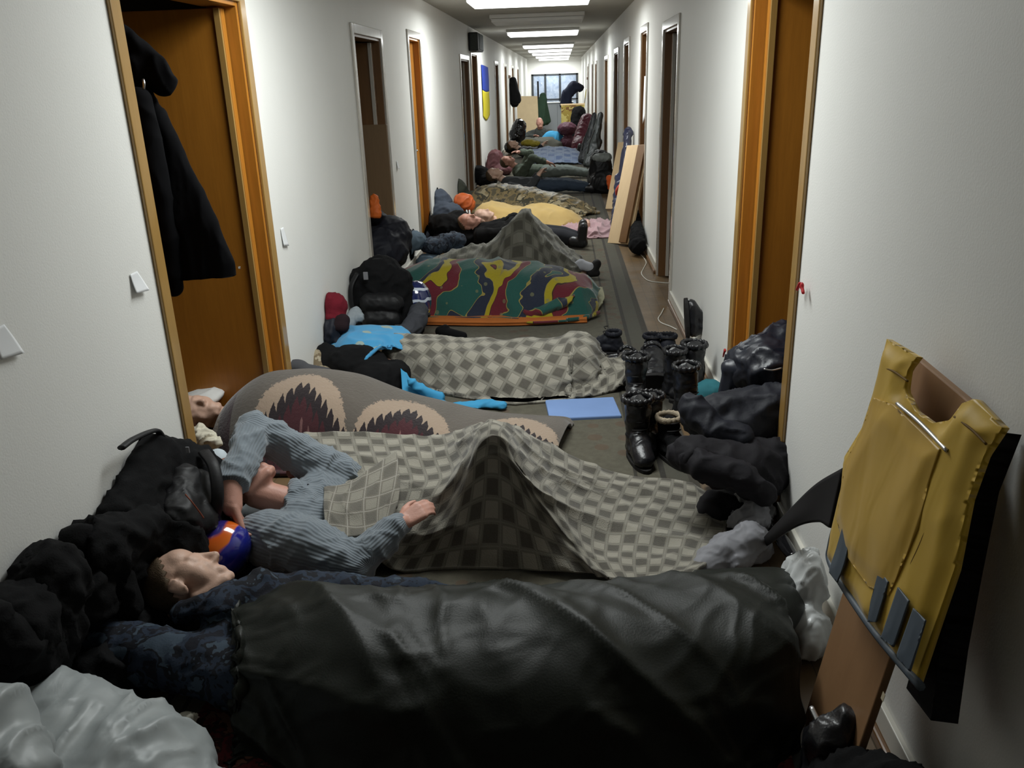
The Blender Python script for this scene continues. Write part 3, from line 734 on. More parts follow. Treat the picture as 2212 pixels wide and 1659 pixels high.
N2 = [[(-1.08, 3.12, 0.261), (-0.799, 3.12, 0.259), (-0.502, 3.06, 0.279), (-0.257, 2.92, 0.395), (-0.083, 2.98, 0.271), (0.216, 3, 0.129), (0.449, 2.98, 0.114), (0.567, 2.88, 0.096)],
      [(-0.999, 2.92, 0.246), (-0.73, 2.92, 0.239), (-0.451, 2.84, 0.281), (-0.243, 2.72, 0.467), (-0.066, 2.8, 0.269), (0.172, 2.86, 0.123), (0.425, 2.86, 0.088), (0.598, 2.8, 0.067)],
      [(-0.911, 2.74, 0.226), (-0.665, 2.74, 0.214), (-0.412, 2.65, 0.288), (-0.246, 2.6, 0.486), (-0.102, 2.59, 0.299), (0.13, 2.7, 0.124), (0.366, 2.72, 0.067), (0.578, 2.7, 0.036)],
      [(-0.841, 2.57, 0.203), (-0.663, 2.58, 0.188), (-0.443, 2.58, 0.215), (-0.252, 2.565, 0.408), (-0.083, 2.54, 0.245), (0.107, 2.55, 0.101), (0.323, 2.55, 0.068), (0.513, 2.55, 0.06)],
      [(-0.804, 2.46, 0.174), (-0.654, 2.48, 0.144), (-0.506, 2.52, 0.112), (-0.266, 2.535, 0.203), (-0.018, 2.49, 0.122), (0.105, 2.43, 0.094), (0.3, 2.42, 0.085), (0.461, 2.43, 0.085)],
      [(-0.777, 2.4, 0.156), (-0.66, 2.42, 0.117), (-0.579, 2.47, 0.019), (-0.283, 2.5, 0.008), (0.053, 2.42, 0.043), (0.142, 2.32, 0.087), (0.276, 2.33, 0.088), (0.402, 2.34, 0.093)]]
b2 = cloth('blanket', N2[::-1], M_CHECK, 200, 150, folds=[(.016, 2.2, 5, 4, True), (.010, 6, 3.5, 6, True), (.004, 14, 10, 7, False)], thick=.012)
tag(b2, 'grey and cream checked blanket tented over the raised knees of grey-sweater sleeper', 'blanket')
flp = cloth('turned_back_corner', [[(-0.868, 2.68, 0.215), (-0.777, 2.69, 0.228), (-0.63, 2.84, 0.282)], [(-0.837, 2.55, 0.195), (-0.732, 2.56, 0.199), (-0.588, 2.66, 0.225)], [(-0.798, 2.43, 0.152), (-0.679, 2.45, 0.148), (-0.588, 2.55, 0.177)]][::-1],
            checks('checked_wool_reverse', (.29, .275, .23), (.145, .135, .115), (.19, .175, .145), .058, math.radians(12), (.36, .34, .30)), 60, 50, parent=b2, folds=[(.006, 8, 8, 3, True)], thick=.014, floor=-9)
for v_ in flp.data.vertices: v_.co += V((0, -.022, .035))

# ------------------------------------------------------------------ things at the feet of the second sleeper
M_GREYSATIN = plain('grey_satin', (.22, .22, .24), .6, .3, .12, 8, .1, 40)
t = heap('cloth_bag', 'grey satin drawstring bag at the foot end of the checked tented blanket', 'bag', [cap((0.452, 2.455, 0.04), .045, (0.627, 2.544, 0.1), .06), cap((0.49, 2.452, 0.03), .04, (0.667, 2.567, 0.05), .045), cap((0.434, 2.488, 0.03), .03, (0.555, 2.565, 0.06), .05), cap((0.567, 2.461, 0.06), .035, (0.655, 2.561, 0.09), .045)], M_GREYSATIN, 2, .007, [(.012, (9, 14, 12), 1, True), (.004, 26, 2, True)], ('bag_body',), sm=3)
fuse('gathered_neck', [cap((0.611, 2.697, 0.08), .03, (0.682, 2.702, 0.13), .04), cap((0.613, 2.788, 0.06), .025, (0.709, 2.691, 0.07), .03), cap((0.609, 2.608, 0.09), .03, (0.698, 2.688, 0.1), .03)], M_GREYSATIN, t, .006, 3, [(.012, (14, 20, 16), 3, True), (.004, 36, 4, True)], .008)
o = fuse('plastic_bag', [ell((0.662, 2.829, 0.08), (.05, .04, .08), (.3, .2, .4)), ell((0.733, 2.795, 0.06), (.04, .05, .05))], plain('milky_plastic', (.30, .30, .31), .25, .5, .1), None, .006, 2, [(.016, 18, 3, True), (.006, 40, 4, True)], .008)
tag(o, 'milky crumpled plastic bag tucked behind the grey satin bag', 'bag')
o = fuse('plastic_bag', [ell((.70, 2.18, .14), (.06, .10, .14), (.1, .2, .1)), ell((.69, 2.08, .08), (.07, .10, .08))], plain('white_plastic_film', (.62, .64, .64), .3, .5, .05), None, .007, 3, [(.012, (8, 16, 6), 5, True), (.006, (18, 30, 12), 6, True)], .008, clampx=(0, .765))
tag(o, 'white plastic bag behind the end of the black-green blanket at right', 'bag')
um = thing('umbrella', 'short folded black umbrella lying along the right baseboard', 'umbrella', (.73, 2.5, 0))
tube('folded_canopy', [(.745, 2.42, .10), (.742, 2.55, .085), (.735, 2.68, .07)], [.018, .024, .016], M_SHINY, um, 20, 12)
tube('handle', [(.735, 2.68, .07), (.73, 2.74, .062)], .013, M_RUBBER, um, 8, 10)

# ------------------------------------------------------------------ plywood board with the yellow vest hung on it
M_PLY = wood_mat('raw_plywood', (.24, .125, .055), (.36, .20, .095), .55, .1, 2, .6)
bd = thing('plywood_board', 'brown plywood board leaning on the right wall under the yellow vest', 'board', (.64, 1.63, 0))
ax_up = V((.145, -.02, 1)).normalized(); ax_y = V((0, 1, .02)).normalized(); ax_n = ax_up.cross(ax_y)*-1
tb = (V((0.766, 1.746, 1.004))+V((0.767, 1.502, 1.010)))/2
Lb = (tb.z)/ax_up.z - .004; cb = tb - ax_up*(Lb/2)
ax_x = ax_y.cross(ax_up)
obox('panel', cb - ax_x*-.0 , (.018, .285, Lb), (ax_x, ax_y, ax_up), M_PLY, bd, .003)
obox('paper_sticker', tuple(V((0.660, 1.463, 0.361))), (.001, .012, .018), (ax_x, ax_y, ax_up), plain('cream_sticker', (.6, .52, .36), .6), bd, 0)
def vest_mat(name, a, b):
    g = G(name); co = g.coord(); n = g.noise(co, 5, 3, .5); c = g.mix(n, a, b)
    g.bump(g.noise(g.mapping(co, (3, 5, 2), (.3, 0, 0)), 2.2, 2, .4, .4), .3, .02)
    return g.fin(c, .42, .4, sheen=.2)
M_VEST = vest_mat('yellow_nylon', (.54, .32, .016), (.68, .44, .035))
M_VESTDARK = vest_mat('golden_nylon', (.50, .285, .018), (.62, .38, .03))
M_VESTDARK2 = plain('brown_seam_thread', (.16, .085, .01), .7)
M_REFL = plain('grey_blue_reflective_tape', (.085, .11, .14), .5, .5, .12, 20)
M_LINING = plain('black_mesh_lining', (.010, .009, .010), .8, .2, .2)
vt = thing('vest', 'yellow padded vest with grey-blue stripes hung over the plywood board', 'vest', (.72, 1.65, .4))
def quilt(name, outline, depth, mat, parent, off=0.0, puff=.02, n=46, kx=.145, x0=.62):
    """closed puffed panel filling a polygon given as 3-D points on a slanted plane"""
    P = np.array(outline); c = P.mean(0); yy, zz = np.array(ax_y), np.array(ax_up); nn = -np.array(ax_x)
    q = np.stack([(P-c)@yy, (P-c)@zz], 1)
    lo, hi = q.min(0), q.max(0); gx = np.linspace(lo[0], hi[0], n); gy = np.linspace(lo[1], hi[1], int(n*1.6))
    X, Y = np.meshgrid(gx, gy)
    def dist(X, Y):
        ins = np.zeros(X.shape, bool); D = np.full(X.shape, 1e9)
        for i in range(len(q)):
            a, b = q[i], q[(i+1) % len(q)]; e = b-a
            t = np.clip(((X-a[0])*e[0]+(Y-a[1])*e[1])/(e@e+1e-12), 0, 1)
            D = np.minimum(D, np.hypot(X-a[0]-t*e[0], Y-a[1]-t*e[1]))
            cr = ((a[1] > Y) != (b[1] > Y)) & (X < (b[0]-a[0])*(Y-a[1])/(b[1]-a[1]+1e-12)+a[0]); ins ^= cr
        return np.where(ins, D, -D)
    D = dist(X, Y); st = max(gx[1]-gx[0], gy[1]-gy[0])
    # pull grid vertices near the border onto it
    gxn, gyn = np.gradient(D, gx, axis=1), np.gradient(D, gy, axis=0)
    gl = np.maximum(np.hypot(gxn, gyn), .2)
    near = (D < 0) & (D > -st*1.5)
    X2 = np.where(near, X-gxn/gl*D, X); Y2 = np.where(near, Y-gyn/gl*D, Y)
    keep = (D > 0) | near
    hgt = depth*.5 + puff*(lambda t: t*t*(3-2*t))(np.clip(D, 0, .045)/.045)
    w = .005*pn(np.stack([X2*9, Y2*4, X2*0+off*90], -1))+.005*ridge(np.stack([X2*6+Y2*2, Y2*2.5, X2*0+3.3], -1))
    ids = -np.ones(X.shape, int); vs = []; rc = np.argwhere(keep)
    for j, i in rc: ids[j, i] = len(vs); vs.append(c+yy*X2[j, i]+zz*Y2[j, i]+nn*(off+hgt[j, i]+(w[j, i]*min(1, max(0, D[j, i]/.03)))))
    k = len(vs)
    for j, i in rc: vs.append(c+yy*X2[j, i]+zz*Y2[j, i]+nn*(off-depth*.5))
    fs = []
    for j in range(X.shape[0]-1):
        for i in range(X.shape[1]-1):
            a = (ids[j, i], ids[j, i+1], ids[j+1, i+1], ids[j+1, i])
            if min(a) >= 0: fs.append(a[::-1])
    ed = {}
    for f in fs:
        for a, b in zip(f, f[1:]+f[:1]): ed[(a, b)] = 1
    bd_ = [(a, b) for a, b in ed if (b, a) not in ed]
    fs = fs+[tuple(i+k for i in f[::-1]) for f in fs]+[(b, a, a+k, b+k) for a, b in bd_]
    me = mesh(name, vs, fs); bm = bmesh.new(); bm.from_mesh(me); bmesh.ops.recalc_face_normals(bm, faces=bm.faces)
    lone = [v for v in bm.verts if not v.link_faces]; bmesh.ops.delete(bm, geom=lone, context='VERTS'); bm.to_mesh(me); bm.free()
    return link(name, me, mat, parent)
OUT = [(0.702, 1.772, 1.049), (0.704, 1.616, 1.059), (0.698, 1.641, 1.023), (0.693, 1.627, 0.984), (0.690, 1.563, 0.966), (0.691, 1.485, 0.972), (0.695, 1.430, 1.001), (0.701, 1.408, 1.042), (0.704, 1.375, 1.064), (0.703, 1.273, 1.053),
       (0.694, 1.296, 0.994), (0.682, 1.298, 0.911), (0.665, 1.270, 0.793), (0.652, 1.269, 0.705), (0.631, 1.266, 0.556), (0.625, 1.490, 0.520), (0.623, 1.763, 0.502), (0.635, 1.779, 0.583), (0.650, 1.787, 0.688), (0.658, 1.820, 0.746), (0.672, 1.771, 0.841), (0.684, 1.765, 0.927)]
quilt('front_panel', OUT, .012, M_VEST, vt, .0, .014, 60)
POC = [(0.671, 1.712, 0.936), (0.674, 1.617, 0.957), (0.674, 1.392, 0.960), (0.666, 1.395, 0.902), (0.652, 1.382, 0.807), (0.638, 1.397, 0.712), (0.629, 1.408, 0.645), (0.623, 1.493, 0.610), (0.622, 1.635, 0.599), (0.627, 1.725, 0.638), (0.645, 1.758, 0.762), (0.659, 1.721, 0.857)]
for q in ([(0.677, 1.736, 0.998), (0.677, 1.669, 1.012), (0.679, 1.600, 1.015)], [(0.680, 1.395, 1.023), (0.679, 1.329, 1.027), (0.680, 1.278, 1.023)], [(0.671, 1.382, 0.960), (0.647, 1.363, 0.818), (0.625, 1.394, 0.657)]): tube('seam', q, .0022, M_VESTDARK2, vt, 20, 6)
quilt('pocket', POC, .004, M_VESTDARK, vt, .010, .005, 44)
tube('zip', [(0.666, 1.604, 0.966), (0.667, 1.498, 0.970), (0.666, 1.373, 0.968)], .004, M_METAL, vt, 30, 6)
BK = [(0.763, 1.411, 0.985), (0.765, 1.377, 0.999), (0.748, 1.383, 0.885), (0.726, 1.348, 0.734), (0.707, 1.313, 0.599), (0.688, 1.268, 0.470), (0.686, 1.373, 0.455), (0.709, 1.388, 0.616), (0.724, 1.389, 0.717), (0.743, 1.419, 0.847)]
quilt('back_panel', BK, .05, M_LINING, vt, .0, .012, 40)
for q in ([(0.624, 1.672, 0.649), (0.624, 1.625, 0.645), (0.615, 1.613, 0.586), (0.607, 1.624, 0.532), (0.606, 1.679, 0.525), (0.615, 1.673, 0.584)],
          [(0.627, 1.463, 0.672), (0.627, 1.417, 0.670), (0.614, 1.413, 0.581), (0.611, 1.445, 0.558), (0.617, 1.457, 0.599)],
          [(0.629, 1.377, 0.685), (0.630, 1.327, 0.689), (0.615, 1.328, 0.587), (0.613, 1.379, 0.569)],
          [(0.630, 1.306, 0.688), (0.631, 1.259, 0.696), (0.616, 1.254, 0.592), (0.614, 1.310, 0.580)]):
    quilt('reflective_patch', q, .003, M_REFL, vt, .010, .001, 14)
tube('hem_binding', [(0.638, 1.755, 0.663), (0.622, 1.758, 0.551), (0.617, 1.717, 0.514), (0.619, 1.474, 0.529), (0.624, 1.244, 0.569)], .0085, M_REFL, vt, 60, 8)
sf = cloth('side_flap', [[(0.672, 1.844, 0.706), (0.677, 2.05, 0.557), (0.673, 2.25, 0.368), (0.68, 2.621, 0.03)], [(0.661, 1.839, 0.624), (0.672, 2, 0.525), (0.661, 2.2, 0.365), (0.686, 2.612, 0.03)], [(0.650, 1.828, 0.552), (0.667, 1.98, 0.484), (0.665, 2.18, 0.353), (0.691, 2.6, 0.03)]][::-1], M_LINING, 40, 14, parent=vt, thick=.012, floor=-9)
tube('yellow_edge', [(0.672, 2.59, 0.045), (0.747, 2.644, 0.06), (0.783, 2.655, 0.085)], .005, M_VEST, vt, 16, 6)

# black things at the bottom right
bb = thing('buckled_boot', 'black boot with shiny buckles at the foot of the plywood board', 'boot', (.58, 1.6, 0))
fuse('upper', [cap((0.594, 1.552, 0.16), .055, (0.622, 1.619, 0.02), .06), cap((0.61, 1.588, 0.05), .05, (.50, 1.38, .05), .045, .8), cap((0.636, 1.567, 0.2), .04, (0.651, 1.617, 0.1), .05)], M_LEATHER, bb, .009, 3, [(.008, 22, 1, True)], .008)
for p, q in (((0.572, 1.625, 0.19), (0.579, 1.588, 0.18)), ((0.611, 1.589, 0.2), (0.645, 1.601, 0.21))): tube('buckle', [p, q], .007, M_METAL, bb, 6, 8)
heap('holdall', 'black holdall at the bottom-right corner below the vest', 'bag', [ell((.66, 1.30, .14), (.11, .18, .15)), ell((.62, 1.42, .10), (.11, .12, .11)), ell((.7, 1.15, .2), (.08, .15, .16))], M_BLACK, 4, clampx=(0, .79), parts=('bag_body',))

o = fuse('pillow', [ell((-1.32, 2.8, 0.256), (.05, .07, .07), (0, .2, .3)), ell((-1.22, 2.80, .08), (.09, .10, .07))], plain('bluish_white_cotton', (.50, .56, .60), .8, .2, .06), None, .008, 4, [(.006, 14, 2, True)], .01); tag(o, 'bluish white pillow corner behind the head of the grey-sweater sleeper', 'pillow')

# ------------------------------------------------------------------ third sleeper: wholly under the brown zigzag blanket
def zigzag():
    g = G('brown_zigzag_wool'); co = g.coord('UV'); u, v, _ = g.sep(co)
    fz = g.noise(co, 60, 3, .7); big = g.noise(co, 9, 3)
    per = .50
    uu = g.math('SUBTRACT', g.math('MODULO', g.math('ADD', u, -.24+per*3), per), per/2)      # -.25 .. .25, centre of a medallion
    au = g.math('ABSOLUTE', uu)
    col = g.math('DIVIDE', g.math('FLOOR', g.math('DIVIDE', au, .034)), 1/.034)               # stepped |u|
    fr = g.math('ABSOLUTE', g.math('SUBTRACT', g.math('FRACT', g.math('DIVIDE', au, .034)), .5))
    av = g.math('ABSOLUTE', g.math('SUBTRACT', v, g.math('MULTIPLY_ADD', u, .075, .075)))
    # cream rounded lozenge
    d1 = g.math('ADD', g.math('POWER', g.math('DIVIDE', au, .235), 1.9), g.math('POWER', g.math('DIVIDE', av, .335), 1.7))
    d1 = g.math('ADD', d1, g.math('MULTIPLY', g.math('SUBTRACT', fz, .5), .5))
    vis = g.math('GREATER_THAN', u, .27); cream = g.math('MULTIPLY', vis, g.math('LESS_THAN', d1, 1.0))
    # dark stepped heart with comb spikes
    hh = g.math('SUBTRACT', .265, g.math('MULTIPLY', col, 1.0))
    hh = g.math('SUBTRACT', hh, g.math('MULTIPLY', fr, .085))
    hh = g.math('ADD', hh, g.math('MULTIPLY', g.math('SUBTRACT', fz, .5), .03))
    dark = g.math('MULTIPLY', vis, g.math('LESS_THAN', av, hh))
    mar = g.math('MULTIPLY', vis, g.math('LESS_THAN', av, g.math('SUBTRACT', hh, .085)))
    pink = g.math('MULTIPLY', g.math('MULTIPLY', vis, g.math('LESS_THAN', av, g.math('SUBTRACT', hh, .17))), g.math('GREATER_THAN', g.noise(g.mapping(co, (70, 8, 1)), 1, 2), .52))
    ground = g.mix(big, (.075, .064, .054), (.115, .10, .085)); ground = g.mix(g.math('MULTIPLY', fz, .4), ground, (.135, .118, .10))
    c = g.mix(cream, ground, (.31, .235, .175)); c = g.mix(dark, c, (.022, .016, .018)); c = g.mix(mar, c, (.055, .016, .020)); c = g.mix(g.math('MULTIPLY', pink, .8), c, (.20, .10, .095))
    def band(a, b): return g.math('MULTIPLY', g.math('GREATER_THAN', u, a), g.math('LESS_THAN', u, b))
    c = g.mix(band(-1, .10), c, (.21, .165, .125)); c = g.mix(band(.10, .18), c, (.030, .010, .014))
    g.bump(fz, .6, .006)
    return g.fin(c, 1.0, .08, sheen=.4)
M_ZIG = zigzag()
S3 = [(-1.63, 3.66, .14, .24, .14, .01, .01), (-1.58, 3.66, .22, .30, .20, .01, .01), (-1.47, 3.66, .295, .36, .26, .02, .02), (-1.32, 3.67, .315, .38, .27, .02, .02), (-1.05, 3.68, .295, .38, .28, .02, .02), (-.75, 3.67, .175, .37, .27, .03, .02),
      (-.45, 3.64, .10, .36, .24, .04, .02), (-.2, 3.61, .075, .33, .22, .04, .02), (-.05, 3.58, .075, .28, .22, .03, .02), (0, 3.57, .06, .24, .18, .02, .01)]
b3 = drape('blanket', S3, M_ZIG, 180, 90, hem=.03, seed=5, folds=[(.014, 1.6, 2.4, 1, False), (.006, 5, 4, 2, False)], thick=.016)
tag(b3, 'thick brown blanket with cream and maroon zigzag medallions covering a whole sleeper', 'blanket')
o3 = thing('person', 'person asleep under the zigzag medallion blanket, head in the open left doorway', 'person', (-1.7, 3.62, 0))
f3, u3 = V((.25, -.5, .8)).normalized(), V((-.97, -.1, .2))
hp, T3 = head_prims(V((-1.753, 3.62, 0.151)), f3, u3, .95)
n3 = T3((0, -.02, -.07)); hp += [cap(n3, .05, (-1.52, 3.64, .12), .06), cap((-1.52, 3.64, .12), .10, (-1.1, 3.65, .10), .10, .8)]
for q in (-1, 1): hp += chain([(-1.1, 3.65+q*.07, .09), (-.75, 3.64+q*.06, .055), (-.42, 3.62+q*.05, .04)], [.075, .045, .03])
fuse('body', hp, M_SKIN, o3, .007, 3); hair_cap('hair', T3, None, 1, M_HAIR, o3, .04, -.05)
o = fuse('pillow', [ell((-1.808, 3.74, 0.162), (.15, .14, .05), (0, -.3, .2)), ell((-1.797, 3.8, 0.168), (.12, .10, .05), (0, -.2, .2))], plain('white_pillowcase', (.62, .62, .60), .8, .2, .06), None, .012, 6, [(.008, 8, 2, True)], .01)
tag(o, 'white pillow just inside the open left doorway under the sleeping head', 'pillow')
o = fuse('crumpled_cloth', [ell((-1.543, 3.2, 0.21), (.055, .045, .035)), ell((-1.483, 3.16, 0.202), (.035, .03, .022)), ell((-1.578, 3.24, 0.221), (.03, .03, .03))], plain('cream_cloth', (.62, .58, .47), .85, .2, .08), None, .006, 2, [(.014, 22, 3, True)], .008)
tag(o, 'crumpled cream cloth on floor by the left door jamb below the pillow', 'cloth')
o = fuse('glove', [cap((-1.134, 3.02, 0.242), .03, (-1.073, 2.98, 0.209), .032), cap((-1.073, 2.98, 0.209), .034, (-1.068, 2.95, 0.172), .04), cap((-1.135, 3.02, 0.235), .014, (-1.088, 3, 0.256), .010), cap((-1.098, 3, 0.21), .013, (-1.051, 2.97, 0.244), .010)], plain('rust_leather', (.16, .04, .02), .6, .3, .25, 20), None, .006, 3, [(.006, 30, 3, True)], .008)
tag(o, 'rust red leather glove between zigzag blanket and checked tented blanket', 'glove')

# ------------------------------------------------------------------ fourth sleeper: black jacket, checked blanket, sky blue sheet
o4 = thing('person', 'person asleep on one side in black jacket, head hidden under the sky blue sheet', 'person', (-1.1, 4.4, 0))
hp = [ell((-1.215, 4.56, 0.171), (.085, .08, .08)), cap((-1.208, 4.5, 0.098), .06, (-1.126, 4.42, 0.068), .07), cap((-1.08, 4.44, .09), .09, (-.6, 4.49, .06), .055, .8)]
for q in (-1, 1): hp += chain([(-.6, 4.49+q*.04, .06), (-.25, 4.49+q*.06, .06), (.05, 4.48+q*.06, .05)], [.05, .04, .033])
fuse('body', hp, M_SKIN, o4, .009, 4)
jk = [ell((-1.143, 4.34, 0.11), (.19, .13, .15), (0, .25, 0)), ell((-1.031, 4.22, 0.057), (.15, .10, .12), (0, .4, 0)), cap((-1.283, 4.38, 0.126), .10, (-1.013, 4.26, 0.069), .13), cap((-1.016, 4.26, 0.034), .115, (-.93, 4.30, .09), .09), ell((-1.343, 4.42, 0.154), (.08, .09, .09))]
fuse('jacket', jk, M_BLACK, o4, .012, 8, [(.012, (7, 7, 7), 5, True), (.005, 20, 6, True)], .012)
def bluesheet():
    g = G('sky_blue_printed_cotton'); co = g.coord('UV')
    w = g.n('ShaderNodeTexVoronoi'); g.l(co, w.inputs['Vector']); w.inputs['Scale'].default_value = 9
    n = g.noise(co, 12, 3)
    c = g.mix(n, (.04, .23, .45), (.07, .32, .56)); spot = g.math('LESS_THAN', w.outputs['Distance'], .26)
    c = g.mix(g.math('MULTIPLY', spot, .75), c, (.34, .36, .24)); spot2 = g.math('LESS_THAN', w.outputs['Distance'], .10)
    c = g.mix(spot2, c, (.10, .16, .22))
    return g.fin(c, .85, .2, sheen=.2)
M_SKY = bluesheet()
M_SKYP = plain('sky_blue_plain_cotton', (.05, .28, .50), .8, .2, .12, 9)
sh4 = thing('sheet', 'sky blue printed sheet wrapped round the head and lying under the black-jacket sleeper', 'sheet', (-1.15, 4.5, 0))
cloth('top_fold', [[(-1.43, 4.62, 0.175), (-1.329, 4.72, 0.255), (-1.146, 4.72, 0.269), (-0.942, 4.66, 0.266), (-0.873, 4.6, 0.238)],
                   [(-1.382, 4.52, 0.164), (-1.261, 4.56, 0.261), (-1.098, 4.56, 0.27), (-0.93, 4.52, 0.263), (-0.863, 4.5, 0.219)],
                   [(-1.339, 4.44, 0.167), (-1.215, 4.42, 0.243), (-1.069, 4.42, 0.26), (-0.966, 4.42, 0.239), (-0.88, 4.44, 0.205)],
                   [(-1.296, 4.36, 0.171), (-1.184, 4.3, 0.211), (-1.082, 4.28, 0.205), (-1.009, 4.34, 0.249), (-0.95, 4.4, 0.218)],
                   [(-1.263, 4.32, 0.167), (-1.181, 4.26, 0.186), (-1.105, 4.24, 0.192), (-1.046, 4.3, 0.225), (-0.972, 4.38, 0.225)]][::-1], M_SKY, 80, 60, parent=sh4, folds=[(.012, 7, 7, 2, True), (.006, 14, 12, 3, False)], thick=.008, floor=-9)
cloth('lower_fold', [[(-0.88, 4.22, 0.162), (-0.832, 4.2, 0.116), (-0.743, 4.16, 0.05), (-0.655, 4.15, 0.026)], [(-0.868, 4.15, 0.094), (-0.797, 4.12, 0.065), (-0.725, 4.12, 0.03), (-0.639, 4.12, 0.019)], [(-0.85, 4.08, 0.026), (-0.781, 4.08, 0.025), (-0.708, 4.08, 0.019), (-0.629, 4.08, 0.019)]][::-1], M_SKYP, 50, 30, parent=sh4, folds=[(.014, 9, 4, 2, True)], thick=.008, floor=-9)
fuse('rolled_edge', chain([(-0.76, 4.02, 0.017), (-0.65, 4.02, 0.022), (-0.53, 4.02, 0.01), (-0.408, 4.02, 0.019), (-0.322, 4, 0.026)], [.022, .034, .030, .040, .036], .75, (0, 0, 1)) + chain([(-0.818, 4.12, 0.126), (-0.748, 4.12, 0.065), (-0.66, 4.1, 0.037)], [.02, .03, .026]), M_SKYP, sh4, .008, 3, [(.012, (8, 14, 14), 3, True)], .02)
S4 = [(-1.02, 4.54, .235, .10, .14, .0, .01), (-.97, 4.53, .245, .13, .18, .0, .01), (-.80, 4.51, .235, .19, .24, .0, .02), (-.55, 4.50, .21, .30, .26, .01, .02), (-.28, 4.50, .20, .35, .26, .04, .02), (-.06, 4.50, .205, .34, .26, .03, .03), (.06, 4.50, .235, .30, .24, .03, .02),
      (.14, 4.48, .21, .27, .2, .02, .02), (.20, 4.47, .11, .2, .16, .02, .02)]
b4 = drape('blanket', S4, M_CHECK_DIAG, 200, 100, hem=.05, seed=8, folds=[(.014, 2.5, 4, 6, True, 25), (.008, 6, 5, 7, True), (.004, 14, 12, 8, False)], thick=.014, end_crumple=1)
tag(b4, 'grey and cream checked blanket over the black-jacket sleeper, lying flat along the body', 'blanket')
tl = cloth('trailing_end', [[(-0.075, 4.22, 0.029), (0.076, 4.3, 0.078), (0.207, 4.42, 0.127), (0.321, 4.42, 0.152)], [(-0.099, 4.15, 0.013), (0.087, 4.2, 0.045), (0.247, 4.3, 0.076), (0.402, 4.38, 0.132)], [(-0.086, 4.1, -0.005), (0.085, 4.12, 0.023), (0.234, 4.2, 0.033), (0.348, 4.25, 0.071)]][::-1], M_CHECK, 70, 40, parent=b4, folds=[(.022, 6, 5, 2, True), (.010, 14, 12, 3, True)], thick=.014)
cloth('bunched_hem', [[(-0.399, 4.2, -0.003), (-0.274, 4.2, 0.017), (-0.15, 4.24, 0.033), (-0.05, 4.28, 0.049)], [(-0.393, 4.12, -0.01), (-0.27, 4.12, 0.005), (-0.135, 4.15, 0.018), (-0.037, 4.18, 0.022)], [(-0.339, 4.05, -0.019), (-0.242, 4.05, -0.015), (-0.134, 4.08, 0.004), (-0.049, 4.1, 0.005)]][::-1], M_CHECK, 60, 30, parent=b4, folds=[(.025, 9, 7, 4, True), (.010, 18, 14, 5, True)], thick=.014)
mt = obox('foam_mat', tuple(V((0.089, 3.976, 0.012))), (.36, .26, .022), ((math.cos(.10), math.sin(.10), 0), (-math.sin(.10), math.cos(.10), 0), (0, 0, 1)), plain('pale_blue_foam', (.18, .28, .52), .85, .2, .06), None, .006)
tag(mt, 'pale blue foam mat sticking out under the end of the flat checked blanket', 'mat')
# beige camouflage boot and grey slipper by the left wall
bt = thing('boot', 'beige camouflage boot beside the grey slipper at the left wall', 'boot', (-1.441, 4.668, -0))
fuse('upper', [cap((-1.385, 4.36, 0.175), .055, (-1.359, 4.32, 0.12), .05), cap((-1.359, 4.32, 0.12), .05, (-1.217, 4.22, 0.113), .038, .8)], camo('beige_camouflage', [(.30, .25, .17), (.17, .13, .08), (.38, .33, .24)], 16), bt, .007, 3)
fuse('sole', [cap((-1.433, 4.526, 0.015), .05, (-1.264, 4.418, 0.015), .042, .35, (0, 0, 1))], M_RUBBER, bt, .007, 2, (), .004)
sl = thing('slipper', 'grey-black slipper lying by the left wall in front of the beige boot', 'slipper', (-1.476, 4.545, 0))
fuse('upper', [cap((-1.364, 3.96, 0.257), .05, (-1.209, 3.95, 0.231), .045, .6, (0, 0, 1)), ell((-1.364, 3.96, 0.262), (.065, .05, .04))], plain('dark_grey_felt', (.055, .055, .06), .8, .2, .2), sl, .007, 3)
fuse('sole', [cap((-1.362, 3.94, 0.226), .055, (-1.151, 3.93, 0.208), .047, .25, (0, 0, 1))], plain('grey_sole', (.12, .12, .13), .6, .3, .1), sl, .007, 2)

# ------------------------------------------------------------------ black backpack, red cap bag, bottle bag, second helmet by the left wall
bp = thing('backpack', 'black round-topped backpack standing at the left wall behind the sky blue sheet', 'backpack', (-1.15, 5.2, 0))
fuse('bag_body', [cap((-1.192, 5.3, 0.417), .15, (-1.213, 5.3, 0.168), .18), cap((-1.319, 5.28, 0.378), .11, (-1.326, 5.28, 0.144), .13), cap((-1.075, 5.28, 0.383), .10, (-1.078, 5.28, 0.14), .12), ell((-1.13, 5.28, .08), (.22, .15, .09))], M_BLACK, bp, .012, 8, [(.012, 9, 1, True), (.005, 24, 2, True)], .006, clampx=(-1.372, 0))
fuse('front_pocket', [cap((-1.236, 5.14, 0.289), .07, (-1.086, 5.14, 0.286), .07), cap((-1.226, 5.12, 0.187), .07, (-1.106, 5.12, 0.185), .07)], M_NYLON, bp, .010, 5, [(.006, 18, 3, True)], .006)
tube('haul_loop', [(-1.243, 5.26, 0.494), (-1.221, 5.26, 0.542), (-1.155, 5.26, 0.541), (-1.138, 5.26, 0.492)], .010, M_NYLON, bp, 24, 8)
tube('shoulder_strap', [(-1.316, 5.2, 0.472), (-1.351, 5.14, 0.397), (-1.352, 5.12, 0.281), (-1.326, 5.12, 0.173)], .020, M_NYLON, bp, 24, 8, .4)
obox('buckle', (-1.247, 5.13, 0.469), (.03, .008, .05), ((1, 0, 0), (0, 1, 0), (0, 0, 1)), M_CLOTHGREY, bp, .003)
